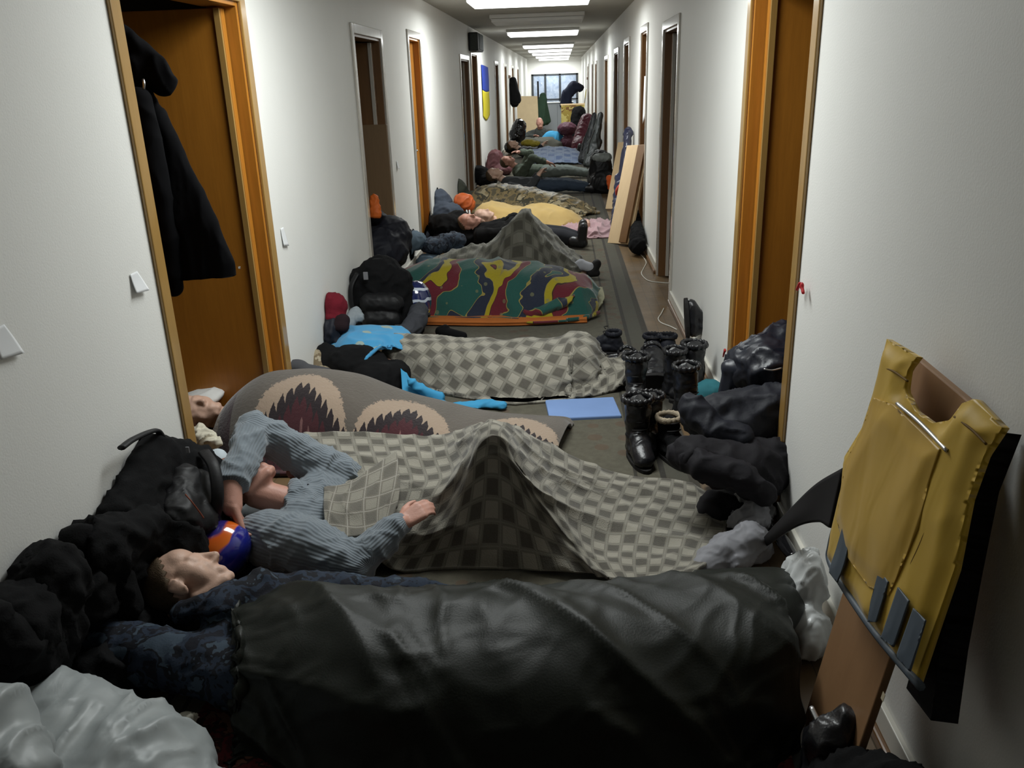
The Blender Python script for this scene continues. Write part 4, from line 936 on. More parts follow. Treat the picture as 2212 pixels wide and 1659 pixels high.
t = heap('hat', 'dark red knitted hat lying on dark cloth at the left wall', 'hat', [ell((-1.343, 4.67, 0.393), (.085, .08, .085)), ell((-1.336, 4.64, 0.337), (.075, .07, .05))], plain('dark_red_knit', (.13, .012, .02), .95, .1, .3, 20, .4, 150), 1, .010, [(.006, 20, 1, True)], ('crown',), clampx=(-1.372, 0))
fuse('turned_brim', [cap((-1.397, 4.64, 0.324), .04, (-1.272, 4.6, 0.327), .04), cap((-1.376, 4.6, 0.293), .04, (-1.275, 4.58, 0.297), .04)], plain('black_knit', (.02, .012, .014), .95, .1, .2), t, .010, 4, (), .01, clampx=(-1.372, 0))
heap('jacket', 'dark jacket bundled at the left wall under the dark red knitted hat', 'jacket', [ell((-1.358, 4.62, 0.259), (.09, .10, .10)), ell((-1.27, 4.62, .12), (.10, .13, .12))], M_NAVY, 5, .012, JW, ('shell',), clampx=(-1.372, 0))
t = thing('trainer', 'pale grey trainer lying between the red hat and the black backpack', 'shoe', (-1.53, 5.682, 0))
fuse('upper', [cap((-1.25, 4.8, 0.311), .04, (-1.285, 4.72, 0.271), .042), cap((-1.248, 4.8, 0.328), .03, (-1.227, 4.78, 0.296), .035), cap((-1.285, 4.72, 0.271), .042, (-1.373, 4.68, 0.267), .034)], plain('pale_grey_fabric', (.24, .27, .29), .8, .2, .15), t, .007, 3, [(.005, 30, 2, True)])
fuse('sole', [cap((-1.265, 4.7, 0.234), .03, (-1.357, 4.66, 0.233), .028, .5)], plain('grey_white_sole', (.35, .36, .36), .6, .3, .1), t, .007, 2)
hm2 = thing('helmet', 'navy helmet with white stripes beside the black backpack', 'helmet', (-0.94, 5.3, 0.274))
def stripe_mat():
    g = G('navy_white_gloss'); x, y, z = g.sep(g.coord()); n = g.noise(g.coord(), 6, 2)
    s = g.math('FRACT', g.math('MULTIPLY_ADD', z, 13.0, g.math('MULTIPLY', n, 1.5))); c = g.mix(g.math('LESS_THAN', s, .26), (.012, .02, .09), (.55, .6, .68)); return g.fin(c, .15, .6, 0, 1)
ob = fuse('shell', [ell((-0.972, 5.34, 0.255), (.10, .11, .13))], stripe_mat(), hm2, .010, 4)
ob = fuse('rim', [cap((-1.004, 5.28, 0.183), .018, (-0.891, 5.28, 0.168), .018)], M_RUBBER, hm2, .008, 2)
heap('trousers', 'dark grey trousers rolled up on carpet below the navy striped helmet', 'trousers', chain([(-0.937, 5.2, 0.216), (-0.929, 5.05, 0.187), (-0.974, 4.95, 0.147)], [.06, .065, .06]) + chain([(-0.974, 4.95, 0.147), (-1.062, 4.95, 0.136)], [.06, .05]), plain('dark_grey_denim', (.045, .047, .055), .85, .2, .15, 12), 7, .010, [(.012, 14, 2, True)], ('legs',))
o = thing('shoe', 'single black shoe on the carpet between checked and multicoloured blankets', 'shoe', (-0.748, 5.358, -0))
fuse('upper', [cap((-0.817, 5.291, 0.05), .038, (-0.663, 5.227, 0.035), .03), cap((-0.815, 5.279, 0.06), .03, (-0.785, 5.287, 0.07), .03)], M_BLACK, o, .007, 3)
fuse('sole', [cap((-0.828, 5.355, 0.012), .042, (-0.65, 5.24, 0.012), .036, .3, (0, 0, 1))], M_RUBBER, o, .007, 2, (), .004)

# ------------------------------------------------------------------ fifth sleeper: multicoloured blanket on an orange mattress
def multicolour():
    g = G('multicoloured_fleece'); co = g.coord('UV'); u, v, _ = g.sep(co)
    w = g.noise(co, 3.2, 2, .45, .5); fz = g.noise(co, 70, 3, .7)
    t = g.math('ADD', g.math('MULTIPLY', u, 2.3), g.math('ADD', g.math('MULTIPLY', v, -.75), g.math('MULTIPLY', w, 1.7)))
    f = g.math('FRACT', t)
    Y, R, GR, NV = (.36, .29, .012), (.13, .012, .022), (.015, .085, .070), (.018, .024, .045)
    LN = (.30, .24, .06)
    c = g.ramp(f, [(0, GR), (.20, LN), (.215, NV), (.40, LN), (.415, Y), (.58, (.05, .02, .01)), (.595, R), (.80, LN), (.815, GR)], True)
    vo = g.n('ShaderNodeTexVoronoi'); g.l(co, vo.inputs['Vector']); vo.inputs['Scale'].default_value = 13
    c = g.mix(g.math('MULTIPLY', g.math('LESS_THAN', vo.outputs['Distance'], .17), .55), c, (.20, .20, .10))
    c = g.mix(g.math('MULTIPLY', fz, .3), c, (.05, .05, .05)); g.bump(fz, .5, .005)
    return g.fin(c, .95, .1, sheen=.3)
M_MULTI = multicolour()
mts = thing('mattress', 'thin orange mattress under the multicoloured fleece blanket', 'mattress', (-.4, 5.8, 0))
cloth('pad', [[(-1.12, 6.4, .055), (-.4, 6.42, .055), (.2, 6.40, .055)], [(-1.1, 6.0, .06), (-.4, 6.0, .06), (.2, 6.0, .06)], [(-1.06, 5.62, .055), (-.4, 5.56, .055), (.16, 5.62, .055)], [(-1.06, 5.58, .02), (-.4, 5.52, .02), (.16, 5.58, .02)]][::-1], plain('orange_cotton', (.42, .13, .03), .85, .2, .15, 8), 60, 40, parent=mts, thick=.012, folds=[(.006, 5, 5, 1, False)])
cloth('beige_undersheet', [[(0.076, 6.106, 0.07), (0.201, 6.234, 0.09), (0.298, 6.302, 0.09)], [(0.056, 5.836, 0.07), (0.228, 6.026, 0.07), (0.303, 6.091, 0.07)], [(0.039, 5.771, 0.06), (0.205, 5.836, 0.04), (0.277, 5.974, 0.03)]][::-1], plain('beige_cotton', (.36, .35, .24), .85, .2, .1), 30, 24, parent=mts, thick=.02, folds=[(.012, 9, 8, 2, True)])
S5 = [(-1.24, 6.10, .20, .28, .22, .01, .01), (-1.16, 6.08, .31, .33, .26, .01, .01), (-.95, 6.05, .375, .36, .30, .0, .02), (-.70, 6.02, .38, .36, .30, .0, .02), (-.42, 6.0, .355, .36, .30, .0, .02), (-.18, 5.98, .32, .38, .3, .04, .02), (.03, 5.97, .27, .36, .28, .02, .02), (.17, 5.97, .22, .3, .24, .01, .02), (.25, 5.97, .12, .2, .2, .01, .01)]
b5 = drape('blanket', S5, M_MULTI, 180, 90, hem=.05, seed=12, folds=[(.030, 1.8, 1.0, 3, True, 20), (.014, 4, 3, 4, True, -25), (.006, 10, 8, 5, False)], thick=.014, floor=.03)
tag(b5, 'multicoloured green red yellow and navy fleece blanket covering a whole sleeper', 'blanket')
hc_ = cloth('hanging_corner', [[(-0.319, 5.72, 0.123), (-0.123, 5.72, 0.17), (0.088, 5.74, 0.201)], [(-0.282, 5.6, 0.088), (-0.121, 5.58, 0.114), (0.038, 5.62, 0.143)], [(-0.227, 5.614, 0.02), (-0.124, 5.632, 0.02), (-0.044, 5.798, 0.02)]][::-1], M_MULTI, 40, 30, parent=b5, thick=.014, folds=[(.012, 7, 7, 3, True)])

# ------------------------------------------------------------------ boots and shoes at the right, before the doorway
def boot_proto(name, label, cat, mat, shaft, cuff=None, shaft_r=.058):
    t = thing(name, label, cat)
    P = [cap((0, 0, .055), .045, (0, 0, shaft), shaft_r, .9), cap((0, .0, .05), .046, (0, .13, .042), .040, .85, (0, 0, 1)), cap((0, .05, .09), .040, (0, .14, .045), .035, .8), ell((0, -.01, .05), (.044, .05, .045))]
    up_ = ob = fuse('upper', P, mat, t, .007, 4, [(.006, (14, 14, 22), 3, True)], .018); ob.matrix_parent_inverse = Matrix()
    vs_ = [(.046*math.cos(a)*(1 if math.sin(a) < 0 else .95), .055+.125*math.sin(a)) for a in np.linspace(0, 2*math.pi, 21)[:-1]]
    ob = slab('sole', vs_, .022, M_RUBBER, t, None, .003); ob.matrix_parent_inverse = Matrix()
    pr = []
    r = shaft_r
    for a in np.linspace(0, 2*math.pi, 17)[:-1]: pr.append(ell((r*.97*math.cos(a), r*.87*math.sin(a), shaft+.040), (.0105, .0105, .016)))
    ob = fuse('cuff', pr, cuff or mat, t, .005, 3); ob.matrix_parent_inverse = Matrix()
    for k in range(3):
        z_ = .10+.03*k; y_ = .062-.006*k
        ob = tube('lace', [(-.03, y_-.01, z_), (0, y_+.006, z_+.004), (.03, y_-.01, z_)], .003, M_RUBBER, up_, 8, 6); ob.matrix_parent_inverse = Matrix()
    return t
M_FLEECE = plain('tan_fleece', (.36, .30, .22), .95, .1, .2, 40, .6, 200)
GB = 'boots and shoes left before the right doorway'
def put(t, p, rz, rx=0, ry=0, s=1.0, label=None):
    t.location = p; t.rotation_euler = (rx, ry, rz); t.scale = (s, s, s)
    t.matrix_world = Matrix.LocRotScale(V(p), Euler((rx, ry, rz)), V((s, s, s)))
    if label: t['label'] = label
    t['group'] = GB
    return t
pb1 = boot_proto('boot', 'tall glossy black boot standing nearest, toe towards the viewer', 'boot', M_LEATHER, .20)
put(pb1, (0.318, 3.435, 0), math.radians(188), 0, 0, 1.15)
pb2 = boot_proto('boot', 'black boot with tan fleece cuff standing before the black coats', 'boot', M_BLACK, .13, M_FLEECE, .05)
put(pb2, (0.456, 3.434, 0), math.radians(200), 0, 0, 1.1)
pb3 = boot_proto('shoe', 'dark navy ankle shoe, left one of the upright pair by the wall', 'shoe', M_NAVY, .09, None, .048)
put(pb3, (0.525, 4.815, 0), math.radians(180), 0, 0, 1.1)
def copy_boot(src, p, rz, label, rx=0, ry=0, s=1.0):
    r = dup(src, (0, 0, 0), 0, label, GB); r['category'] = src['category']
    return put(r, p, rz, rx, ry, s, label)
copy_boot(pb3, (0.613, 4.811, 0), math.radians(178), 'dark navy ankle shoe, right one of the upright pair by the wall', s=1.1)
copy_boot(pb1, (0.384, 3.535, 0), math.radians(170), 'tall glossy black boot just right of the nearest one', s=1.05)
copy_boot(pb1, (0.36, 4.025, 0), math.radians(175), 'black boot standing right behind the nearest tall boot', s=1.15)
copy_boot(pb1, (0.588, 3.865, 0), math.radians(215), 'black boot standing behind the fleece-cuffed boot', s=1.15)
copy_boot(pb1, tuple(V((0.707, 4.75, 0.19))+V((0, 0, .02))), math.radians(90), 'black boot propped sole to the wall, topmost of the boots', math.radians(85), 0, 1.0)
copy_boot(pb1, (0.678, 4.219, 0), math.radians(140), 'black boot standing at the wall just left of the teal cap', s=1.15)
copy_boot(pb1, (0.572, 4.153, 0), math.radians(240), 'black boot standing left of the one by the teal cap', s=1.1)
copy_boot(pb1, tuple(V((0.318, 4.348, 0.05))), math.radians(80), 'black boot lying on its side against the checked blanket end', 0, math.radians(80), 1.05)
copy_boot(pb3, tuple(V((0.3, 4.914, 0))), math.radians(75), 'black shoe farthest left of the shoe row behind the checked blanket', s=1.05)
copy_boot(pb1, tuple(V((0.393, 4.669, 0.05))), math.radians(105), 'black boot lying sideways between the shoe row and the navy pair', 0, math.radians(-75), 1.0)
copy_boot(pb1, tuple(V((0.507, 4.24, 0.06))), math.radians(95), 'black boot lying across the others, toe to the checked blanket', 0, math.radians(70), 1.1)
copy_boot(pb3, tuple(V((0.721, 4.322, 0.1))), math.radians(150), 'small black shoe standing up against the wall above the teal cap', math.radians(-60), 0, 1.0)
t = thing('cap', 'teal knitted cap lying at the wall between the boots and black coats', 'cap', (0.763, 4.217, 0))
fuse('crown', [ell((0.739, 4.059, 0.06), (.085, .075, .075))], plain('teal_knit', (.03, .15, .18), .8, .2, .2), t, .009, 3, [(.005, 16, 2, True)], .01)
fuse('brim', [cap((0.757, 4.044, 0.035), .02, (0.841, 4.095, 0.04), .016, .6)], plain('pale_grey_brim', (.26, .28, .30), .8, .2, .1), t, .007, 3)

# ------------------------------------------------------------------ coats heaped in the right doorway
CW = [(.016, (6, 9, 6), 1, True), (.008, (16, 16, 14), 2, True)]
t = heap('leather_jacket', 'blue-black leather jacket on top of the coats in the right doorway', 'jacket', [cap((0.916, 3.35, 0.54), .10, (0.771, 3.3, 0.448), .12), ell((0.823, 3.25, 0.485), (.13, .15, .12)), ell((0.776, 3.35, 0.39), (.10, .12, .10)), cap((.95, 3.3, .2), .12, (.80, 3.35, .12), .12)], plain('blue_black_leather', (.008, .010, .018), .42, .5, .3, 12, .2, 50), 2, .012, CW, ('shell',), clampx=(0, 2))
fuse('sleeve', chain([(0.925, 3.4, 0.585), (0.793, 3.3, 0.544), (0.701, 3.28, 0.456), (0.679, 3.28, 0.355)], [.05, .06, .06, .05]), plain('blue_black_leather_sleeve', (.009, .012, .022), .40, .5, .3, 12, .2, 50), t, .010, 4, [(.012, (14, 14, 9), 4, True)], .01)
tube('zip', [(0.833, 3.08, 0.533), (0.795, 3.08, 0.524), (0.765, 3.09, 0.526)], .004, M_METAL, t, 12, 6)
t = heap('puffer_coat', 'navy padded coat in the middle of the heap in the right doorway', 'coat', [cap((0.525, 3.02, 0.359), .08, (0.825, 3, 0.378), .12), cap((0.511, 3.05, 0.37), .055, (0.738, 3.08, 0.387), .08), ell((0.672, 3, 0.328), (.20, .12, .10)), cap((.62, 3.1, .07), .07, (.85, 3.1, .08), .08)], M_NAVY, 4, .012, CW, ('shell',))
fuse('sleeve', chain([(0.481, 2.98, 0.414), (0.549, 2.9, 0.352), (0.644, 2.86, 0.341)], [.055, .055, .05]), M_NAVY, t, .010, 4, [(.012, (14, 14, 9), 6, True)], .01)
t = heap('coat', 'black-violet coat spread lowest in front of the right doorway', 'coat', [cap((0.452, 2.8, 0.295), .07, (0.785, 2.86, 0.237), .10), ell((0.62, 2.8, 0.266), (.17, .11, .08)), ell((0.698, 2.76, 0.211), (.10, .08, .08)), cap((.55, 2.82, .06), .07, (.72, 2.86, .06), .07)], plain('black_violet_cloth', (.0065, .0055, .008), .8, .3, .3, 12, .2, 90), 7, .012, CW, ('shell',), clampx=(0, .93))
fuse('sleeve', chain([(0.421, 2.82, 0.295), (0.49, 2.72, 0.287), (0.612, 2.68, 0.27), (0.691, 2.66, 0.216)], [.05, .055, .055, .045]), plain('black_violet_sleeve', (.008, .007, .010), .8, .3, .3, 12, .2, 90), t, .010, 4, [(.012, (9, 14, 14), 2, True)], .01)

# ------------------------------------------------------------------ coat hung on the open left door leaf
M_COAT = plain('matte_black_wool', (.0028, .0028, .0036), .9, .08, .2, 20)
ct = thing('hanging_coat', 'long black coat hanging from the near jamb of the open left doorway', 'coat', (-1.36, 2.98, .9))
zc = (-1.403, 2.98, 0.954)[2]
FL = dict(up=(0, 1, 0))
fuse('coat_body', [cap((-1.48, 2.98, 1.616), .065, (-1.445, 2.98, 1.446), .09, .6, (0, 1, 0)), cap((-1.445, 2.98, 1.446), .09, (-1.401, 2.98, 1.17), .125, .55, (0, 1, 0)), cap((-1.401, 2.98, 1.17), .125, (-1.394, 2.98, 0.878), .145, .5, (0, 1, 0)), cap((-1.414, 2.98, 1.523), .045, (-1.259, 2.98, 0.998), .055, .8, (0, 1, 0)), cap((-1.259, 2.98, 0.998), .055, (-1.266, 2.98, 0.858), .055, .8, (0, 1, 0))], M_COAT, ct, .009, 4, [(.009, (9, 4, 2.5), 1, True), (.003, (22, 12, 7), 2, True)], zc)
fuse('hood', [cap((-1.49, 2.98, 1.786), .045, (-1.387, 2.98, 1.673), .055, .8, (0, 1, 0)), cap((-1.387, 2.98, 1.673), .055, (-1.367, 2.98, 1.628), .05, .8, (0, 1, 0)), ell((-1.444, 2.98, 1.675), (.07, .06, .075))], M_COAT, ct, .008, 4, [(.008, (12, 6, 8), 3, True)])
fuse('sleeve', chain([(-1.423, 2.9, 1.578), (-1.418, 2.9, 1.358), (-1.416, 2.91, 1.099), (-1.426, 2.92, 0.928)], [.045, .05, .045, .04]), M_COAT, ct, .008, 4, [(.007, (12, 6, 5), 4, True)])
tube('zip_pull', [(-1.382, 2.87, 1.64), (-1.377, 2.86, 1.626), (-1.386, 2.87, 1.611)], .005, M_METAL, ct, 8, 8)
obox('snap_button', (-1.173, 2.93, 0.993), (.009, .005, .009), ((1, 0, 0), (0, 1, 0), (0, 0, 1)), M_METAL, ct, .002)
tube('hook', [(-1.45, 2.795, 1.80), (-1.45, 2.86, 1.80), (-1.45, 2.87, 1.83)], .008, M_METAL, ct, 10, 8)
# notes and tags on the walls
M_PAPER = plain('white_paper', (.74, .75, .76), .7, .2, .04)
def note(p, w, h, label, sx=1, curl=.02, top=.55):
    p = V(p); net = [[(p.x+sx*(.003+curl*(j/2)**1.5), p.y+(i/2-.5)*w*(top+(1-top)*j/2)+(.10*w*j), p.z+h/2-h*j/2-(.08*h*i if j == 2 else 0)) for i in range(3)] for j in range(3)]
    o = cloth('paper_note', net if sx > 0 else net[::-1], M_PAPER, 10, 10, thick=.0008, floor=-9); tag(o, label, 'note'); return o
note((-1.38, 2.568, 1.027), .085, .062, 'white folded paper note curling off the left wall by the first door frame', 1, .012)
note((-1.38, 4.044, 0.913), .075, .085, 'small white paper note on the left wall between the two nearest left doors', 1, .007)
note((-1.38, 1.886, 1.037), .09, .075, 'white paper note at the far left picture edge on the wall', 1, .008)
note((-1.38, 7.11, 0.968), .07, .06, 'tiny white paper note right of the dark second left doorway', 1, .01)
note((0.8, 8.537, 1.408), .22, .38, 'white sheet of paper taped to a door on the right wall', -1, .004, 1)
rt = thing('red_ribbon', 'small red ribbon tied on the near casing of right doorway', 'ribbon', (0.79, 2.772, 0.93))
fuse('knot', [ell((0.777, 2.725, 0.939), (.007, .011, .013)), cap((0.777, 2.725, 0.939), .006, (0.777, 2.703, 0.922), .006), cap((0.777, 2.749, 0.942), .006, (0.777, 2.775, 0.916), .006)], plain('red_ribbon', (.42, .015, .02), .6), rt, .003, 2)
o = fuse('red_ribbon', [ell((0.777, 3.913, 0.338), (.007, .014, .010)), cap((0.777, 3.913, 0.338), .006, (0.777, 3.949, 0.295), .005)], plain('dull_red_ribbon', (.36, .02, .02), .6), None, .004, 2); tag(o, 'tiny red ribbon on the far casing of the right doorway', 'ribbon')
sp = thing('loudspeaker', 'dark wall loudspeaker high on the left wall above a brown door', 'loudspeaker', (-1.31, 13.75, 2.16))
boxes('housing', [(-1.379, 13.35, 2.03, -1.23, 14.2, 2.29)], plain('dark_grey_plastic', (.035, .04, .04), .5, .4, .1), sp, .02)
boxes('grille', [(-1.35, 13.335, 2.05, -1.25, 13.349, 2.27)], plain('grille_cloth', (.07, .08, .08), .8, .2, .3, 60), sp, .003)
boxes('front_grille', [(-1.2295, 13.42, 2.05, -1.222, 14.13, 2.27)], plain('grille_cloth_front', (.06, .07, .07), .8, .2, .3, 60), sp, .003)
fg = thing('flag', 'blue over yellow flag sheet with ragged lower edge on the left wall', 'flag', (-1.375, 15.95, 1.45))
cloth('blue_half', [[(-1.372, 15.25, 1.87), (-1.370, 15.9, 1.86), (-1.372, 16.65, 1.84)], [(-1.366, 15.25, 1.65), (-1.368, 15.9, 1.64), (-1.366, 16.65, 1.63)], [(-1.368, 15.25, 1.46), (-1.366, 15.9, 1.42), (-1.368, 16.65, 1.42)]], plain('blue_paint', (.02, .05, .36), .7, .2, .1), 24, 16, parent=fg, thick=.003, floor=-9)
cloth('yellow_half', [[(-1.368, 15.25, 1.459), (-1.366, 15.9, 1.419), (-1.368, 16.65, 1.419)], [(-1.366, 15.25, 1.22), (-1.368, 15.9, 1.2), (-1.366, 16.65, 1.2)], [(-1.37, 15.25, 1.02), (-1.37, 15.9, .93), (-1.37, 16.65, 1.0)]], plain('yellow_paint', (.62, .52, .02), .7, .2, .1), 24, 16, parent=fg, thick=.003, floor=-9, folds=[(.004, 6, 6, 1, False)])

# ------------------------------------------------------------------ contents of the second left doorway
o = obox('plank', (-1.434, 6.5, 0.769), (.24, .03, 1.1), ((1, 0, 0), (0, 1, 0), (0, 0, 1)), wood_mat('dull_plank_wood', (.13, .075, .035), (.21, .13, .06), .6, .1), None, .004); tag(o, 'brown wooden plank standing inside the second left doorway', 'plank')
o = fuse('orange_vest', [cap((-1.368, 6.1, 0.837), .035, (-1.361, 6.08, 0.707), .045, .6, (0, 1, 0))], plain('orange_nylon', (.62, .13, .02), .6, .3, .15), None, .008, 3, [(.008, 20, 1, True)]); tag(o, 'bright orange vest hanging on the plank in the second left doorway', 'vest')
heap('jacket', 'dark jackets bundle on the floor of the second left doorway', 'jacket', [ell((-1.365, 6.2, 0.429), (.20, .2, .18)), ell((-1.308, 6.3, 0.497), (.16, .16, .18)), ell((-1.419, 6.35, 0.579), (.08, .1, .14)), ell((-1.55, 6.25, .10), (.22, .2, .1))], M_NAVY, 2, .016, CW, ('shell',))

# ------------------------------------------------------------------ sixth sleeper: knees up under a small grey check
M_GREYCHECK = checks('faded_grey_check', (.23, .225, .19), (.085, .082, .068), (.15, .145, .12), cell=.075, line=(.17, .165, .14))
S6 = [(-1.15, 7.30, .12, .3, .2, .01, .01), (-1.0, 7.28, .20, .34, .24, .02, .01), (-.80, 7.25, .235, .36, .26, .02, .02), (-.62, 7.22, .27, .36, .26, .02, .02), (-.48, 7.20, .42, .34, .26, .02, .02), (-.37, 7.18, .545, .30, .25, .02, .02), (-.30, 7.18, .54, .30, .25, .02, .02),
      (-.17, 7.18, .42, .32, .25, .02, .02), (0, 7.15, .24, .32, .25, .02, .02), (.12, 7.12, .12, .28, .22, .02, .02), (.18, 7.1, .07, .24, .2, .02, .02)]
b6 = drape('blanket', S6, M_GREYCHECK, 150, 80, hem=.05, seed=21, folds=[(.026, 2.5, 4, 1, True, 30), (.022, 7, 6, 2, True), (.008, 16, 14, 3, True)], thick=.014)
tag(b6, 'faded grey checked blanket tented over knees behind the multicoloured blanket', 'blanket')
o6 = thing('person', 'person under the faded grey checked blanket, one foot in white sock sticking out', 'person', (-.4, 7.2, 0))
hp = chain([(-.95, 7.25, .10), (-.6, 7.22, .10)], [.08, .09])
for q in (-1, 1): hp += chain([(-.6, 7.22+q*.05, .10), (-.36, 7.2+q*.03, .40), (.02, 7.12+q*.05, .06), (.20, 7.10+q*.05, .05)], [.07, .05, .035, .03])
fuse('body', hp, M_SKIN, o6, .012, 3)
fuse('sock', [cap((.10, 7.06, .07), .05, (0.148, 7.02, 0.114), .05), cap((0.148, 7.02, 0.114), .045, (0.225, 6.98, 0.097), .042)], plain('pale_grey_sock', (.45, .46, .50), .9, .1, .1), o6, .008, 3)
fuse('slipper', [cap((0.244, 6.98, 0.069), .045, (0.28, 7, 0.123), .04), cap((0.224, 6.97, 0.051), .035, (0.279, 6.97, 0.05), .03)], M_RUBBER, o6, .008, 3)
heap('jeans', 'faded blue jeans crumpled against the left wall by the faded grey blanket', 'trousers', [ell((-1.408, 7.6, 0.245), (.15, .15, .10)), ell((-1.483, 7.5, 0.159), (.12, .12, .08)), ell((-1.22, 7.55, .06), (.14, .15, .07))], plain('faded_denim', (.10, .14, .18), .85, .2, .25, 8), 3, .014, CW, ('legs',), clampx=(-1.375, 0))
heap('camouflage_jacket', 'navy camouflage jacket bundled left of the tented knees farther back', 'jacket', [ell((-1.162, 7.65, 0.188), (.16, .13, .08)), ell((-1.037, 7.7, 0.219), (.14, .12, .08)), ell((-.9, 7.65, .08), (.16, .12, .08))], camo('navy_camouflage_faded', [(.02, .024, .035), (.04, .055, .08), (.018, .02, .03), (.08, .10, .13)], 11), 5, .014, CW, ('shell',))

# ------------------------------------------------------------------ seventh sleeper: black jacket, plus the bundles by the left wall
o7 = thing('person', 'person asleep on their back in black jacket and dark trousers beyond the tented knees', 'person', (-.7, 8.5, 0))
hp, T7 = head_prims(V((-0.956, 8.55, 0.242)), (.2, -.45, .85), (-.97, .1, .15), 1.0)
hp += [cap(T7((0, -.02, -.07)), .052, (-.75, 8.55, .15), .06), cap((-.75, 8.55, .14), .09, (-.4, 8.55, .12), .10, .8)]
for q in (-1, 1): hp += chain([(-.4, 8.55+q*.08, .12), (0, 8.5+q*.07, .10), (.2, 8.45+q*.07, .08)], [.085, .055, .04])
fuse('body', hp, M_SKIN2, o7, .008, 3); hair_cap('hair', T7, None, 1, M_HAIR, o7, .04, -.05)
fuse('jacket', [cap((-.82, 8.55, .14), .14, (-.4, 8.55, .13), .16, .8, (0, 0, 1)), cap((-.82, 8.38, .13), .09, (-.8, 8.72, .14), .09)] + chain([(-.82, 8.36, .14), (-.6, 8.3, .16), (-.5, 8.45, .26)], [.08, .07, .06]) + chain([(-.8, 8.72, .14), (-.55, 8.8, .2), (-.5, 8.6, .28)], [.08, .07, .06]), M_BLACK, o7, .012, 4, [(.012, 9, 3, True)], .012)
tr = []
for q in (-1, 1): tr += chain([(-.42, 8.55+q*.085, .125), (0, 8.48+q*.08, .11), (.12, 8.42+q*.08, .09)], [.11, .08, .065])
fuse('trousers', tr, M_DARKTROUSER, o7, .014, 4)
for q in (-1, 1): fuse('boot', [cap((.10, 8.40+q*.09, .08), .055, (.19, 8.36+q*.09, .07), .055), cap((.18, 8.36+q*.09, .07), .05, (.20, 8.35+q*.10, .23), .045)], M_LEATHER, o7, .010, 3)
heap('jacket', 'slate blue jacket topmost of the bundle by the left wall near the orange helmet', 'jacket', [ell((-1.369, 9.2, 0.358), (.17, .16, .16)), ell((-1.247, 9, 0.26), (.2, .15, .14)), ell((-1.483, 9.3, 0.398), (.10, .12, .12)), ell((-1.1, 9.2, .12), (.22, .2, .12))], plain('slate_blue_cloth', (.045, .055, .075), .8, .2, .2), 4, .016, CW, ('shell',), clampx=(-1.375, 0))
heap('duffel_bag', 'black duffel bag in the bundle by the left wall below the slate blue jacket', 'bag', [ell((-1.222, 8.6, 0.202), (.22, .16, .14)), ell((-1.088, 8.7, 0.231), (.16, .14, .13)), ell((-1.0, 8.6, .1), (.25, .18, .10))], M_BLACK, 8, .016, CW, ('bag_body',), clampx=(-1.375, 0))
heap('coat', 'dark navy coat in the bundle right beside the left wall', 'coat', [ell((-1.454, 8.7, 0.215), (.12, .18, .14)), ell((-1.482, 8.4, 0.148), (.12, .2, .10)), ell((-1.22, 8.5, .08), (.14, .25, .08))], M_NAVY, 6, .016, CW, ('shell',), clampx=(-1.375, 0))
hm3 = thing('helmet', 'orange safety helmet by the head of the yellow quilt sleeper', 'helmet', (-1.092, 9.3, 0.313))
fuse('shell', [ell((-1.091, 9.3, 0.338), (.125, .12, .12)), cap((-1.161, 9.25, 0.256), .03, (-1.096, 9.2, 0.212), .03)], plain('orange_plastic', (.40, .075, .010), .45, .4, .45, 14), hm3, .010, 3, [(.014, 10, 3, True)])
fuse('strap', [cap((-1.048, 9.16, 0.282), .010, (-1.038, 9.14, 0.219), .010), cap((-1.017, 9.16, 0.281), .010, (-1.013, 9.14, 0.219), .010)], plain('white_webbing', (.7, .7, .68), .6), hm3, .005, 1)
M_YEL = plain('yellow_quilt', (.46, .32, .12), .85, .2, .12, 7, .25, 40, sheen=.2)
S8 = [(-.98, 9.62, .22, .24, .2, .01, .01), (-.90, 9.6, .30, .30, .24, .01, .01), (-.70, 9.58, .28, .34, .25, .02, .02), (-.45, 9.55, .25, .36, .26, .02, .02), (-.20, 9.48, .27, .38, .27, .02, .02), (0, 9.38, .23, .38, .26, .02, .02), (.12, 9.3, .14, .3, .22, .02, .02), (.17, 9.25, .07, .22, .16, .02, .02)]
b8 = drape('quilt', S8, M_YEL, 130, 70, hem=.06, seed=31, folds=[(.03, 2, 2.4, 1, True, 30), (.012, 6, 6, 2, True)], thick=.02)
tag(b8, 'yellow quilt over a sleeper beyond the black-jacket person', 'quilt')
o8 = thing('person', 'person under the yellow quilt, bare foot showing at the right end', 'person', (-.4, 9.5, 0))
hp, T8 = head_prims(V((-0.872, 9.25, 0.189)), (.2, -.3, .9), (-.97, .1, .15), .95)
hp += [cap(T8((0, -.02, -.07)), .05, (-.66, 9.45, .12), .06), cap((-.66, 9.45, .11), .08, (-.3, 9.5, .09), .08, .8)]
for q in (-1, 1): hp += chain([(-.3, 9.5+q*.06, .09), (0, 9.38+q*.06, .07), (.16, 9.22+q*.06, .06)], [.07, .045, .035]) + [cap((.16, 9.22+q*.06, .06), .035, (.26, 9.14+q*.06, .07), .032), cap((.26, 9.14+q*.06, .05), .03, (.27, 9.13+q*.06, .13), .024)]
fuse('body', hp, M_SKIN, o8, .009, 3); hair_cap('hair', T8, None, 1, M_HAIR, o8, .04, -.05)
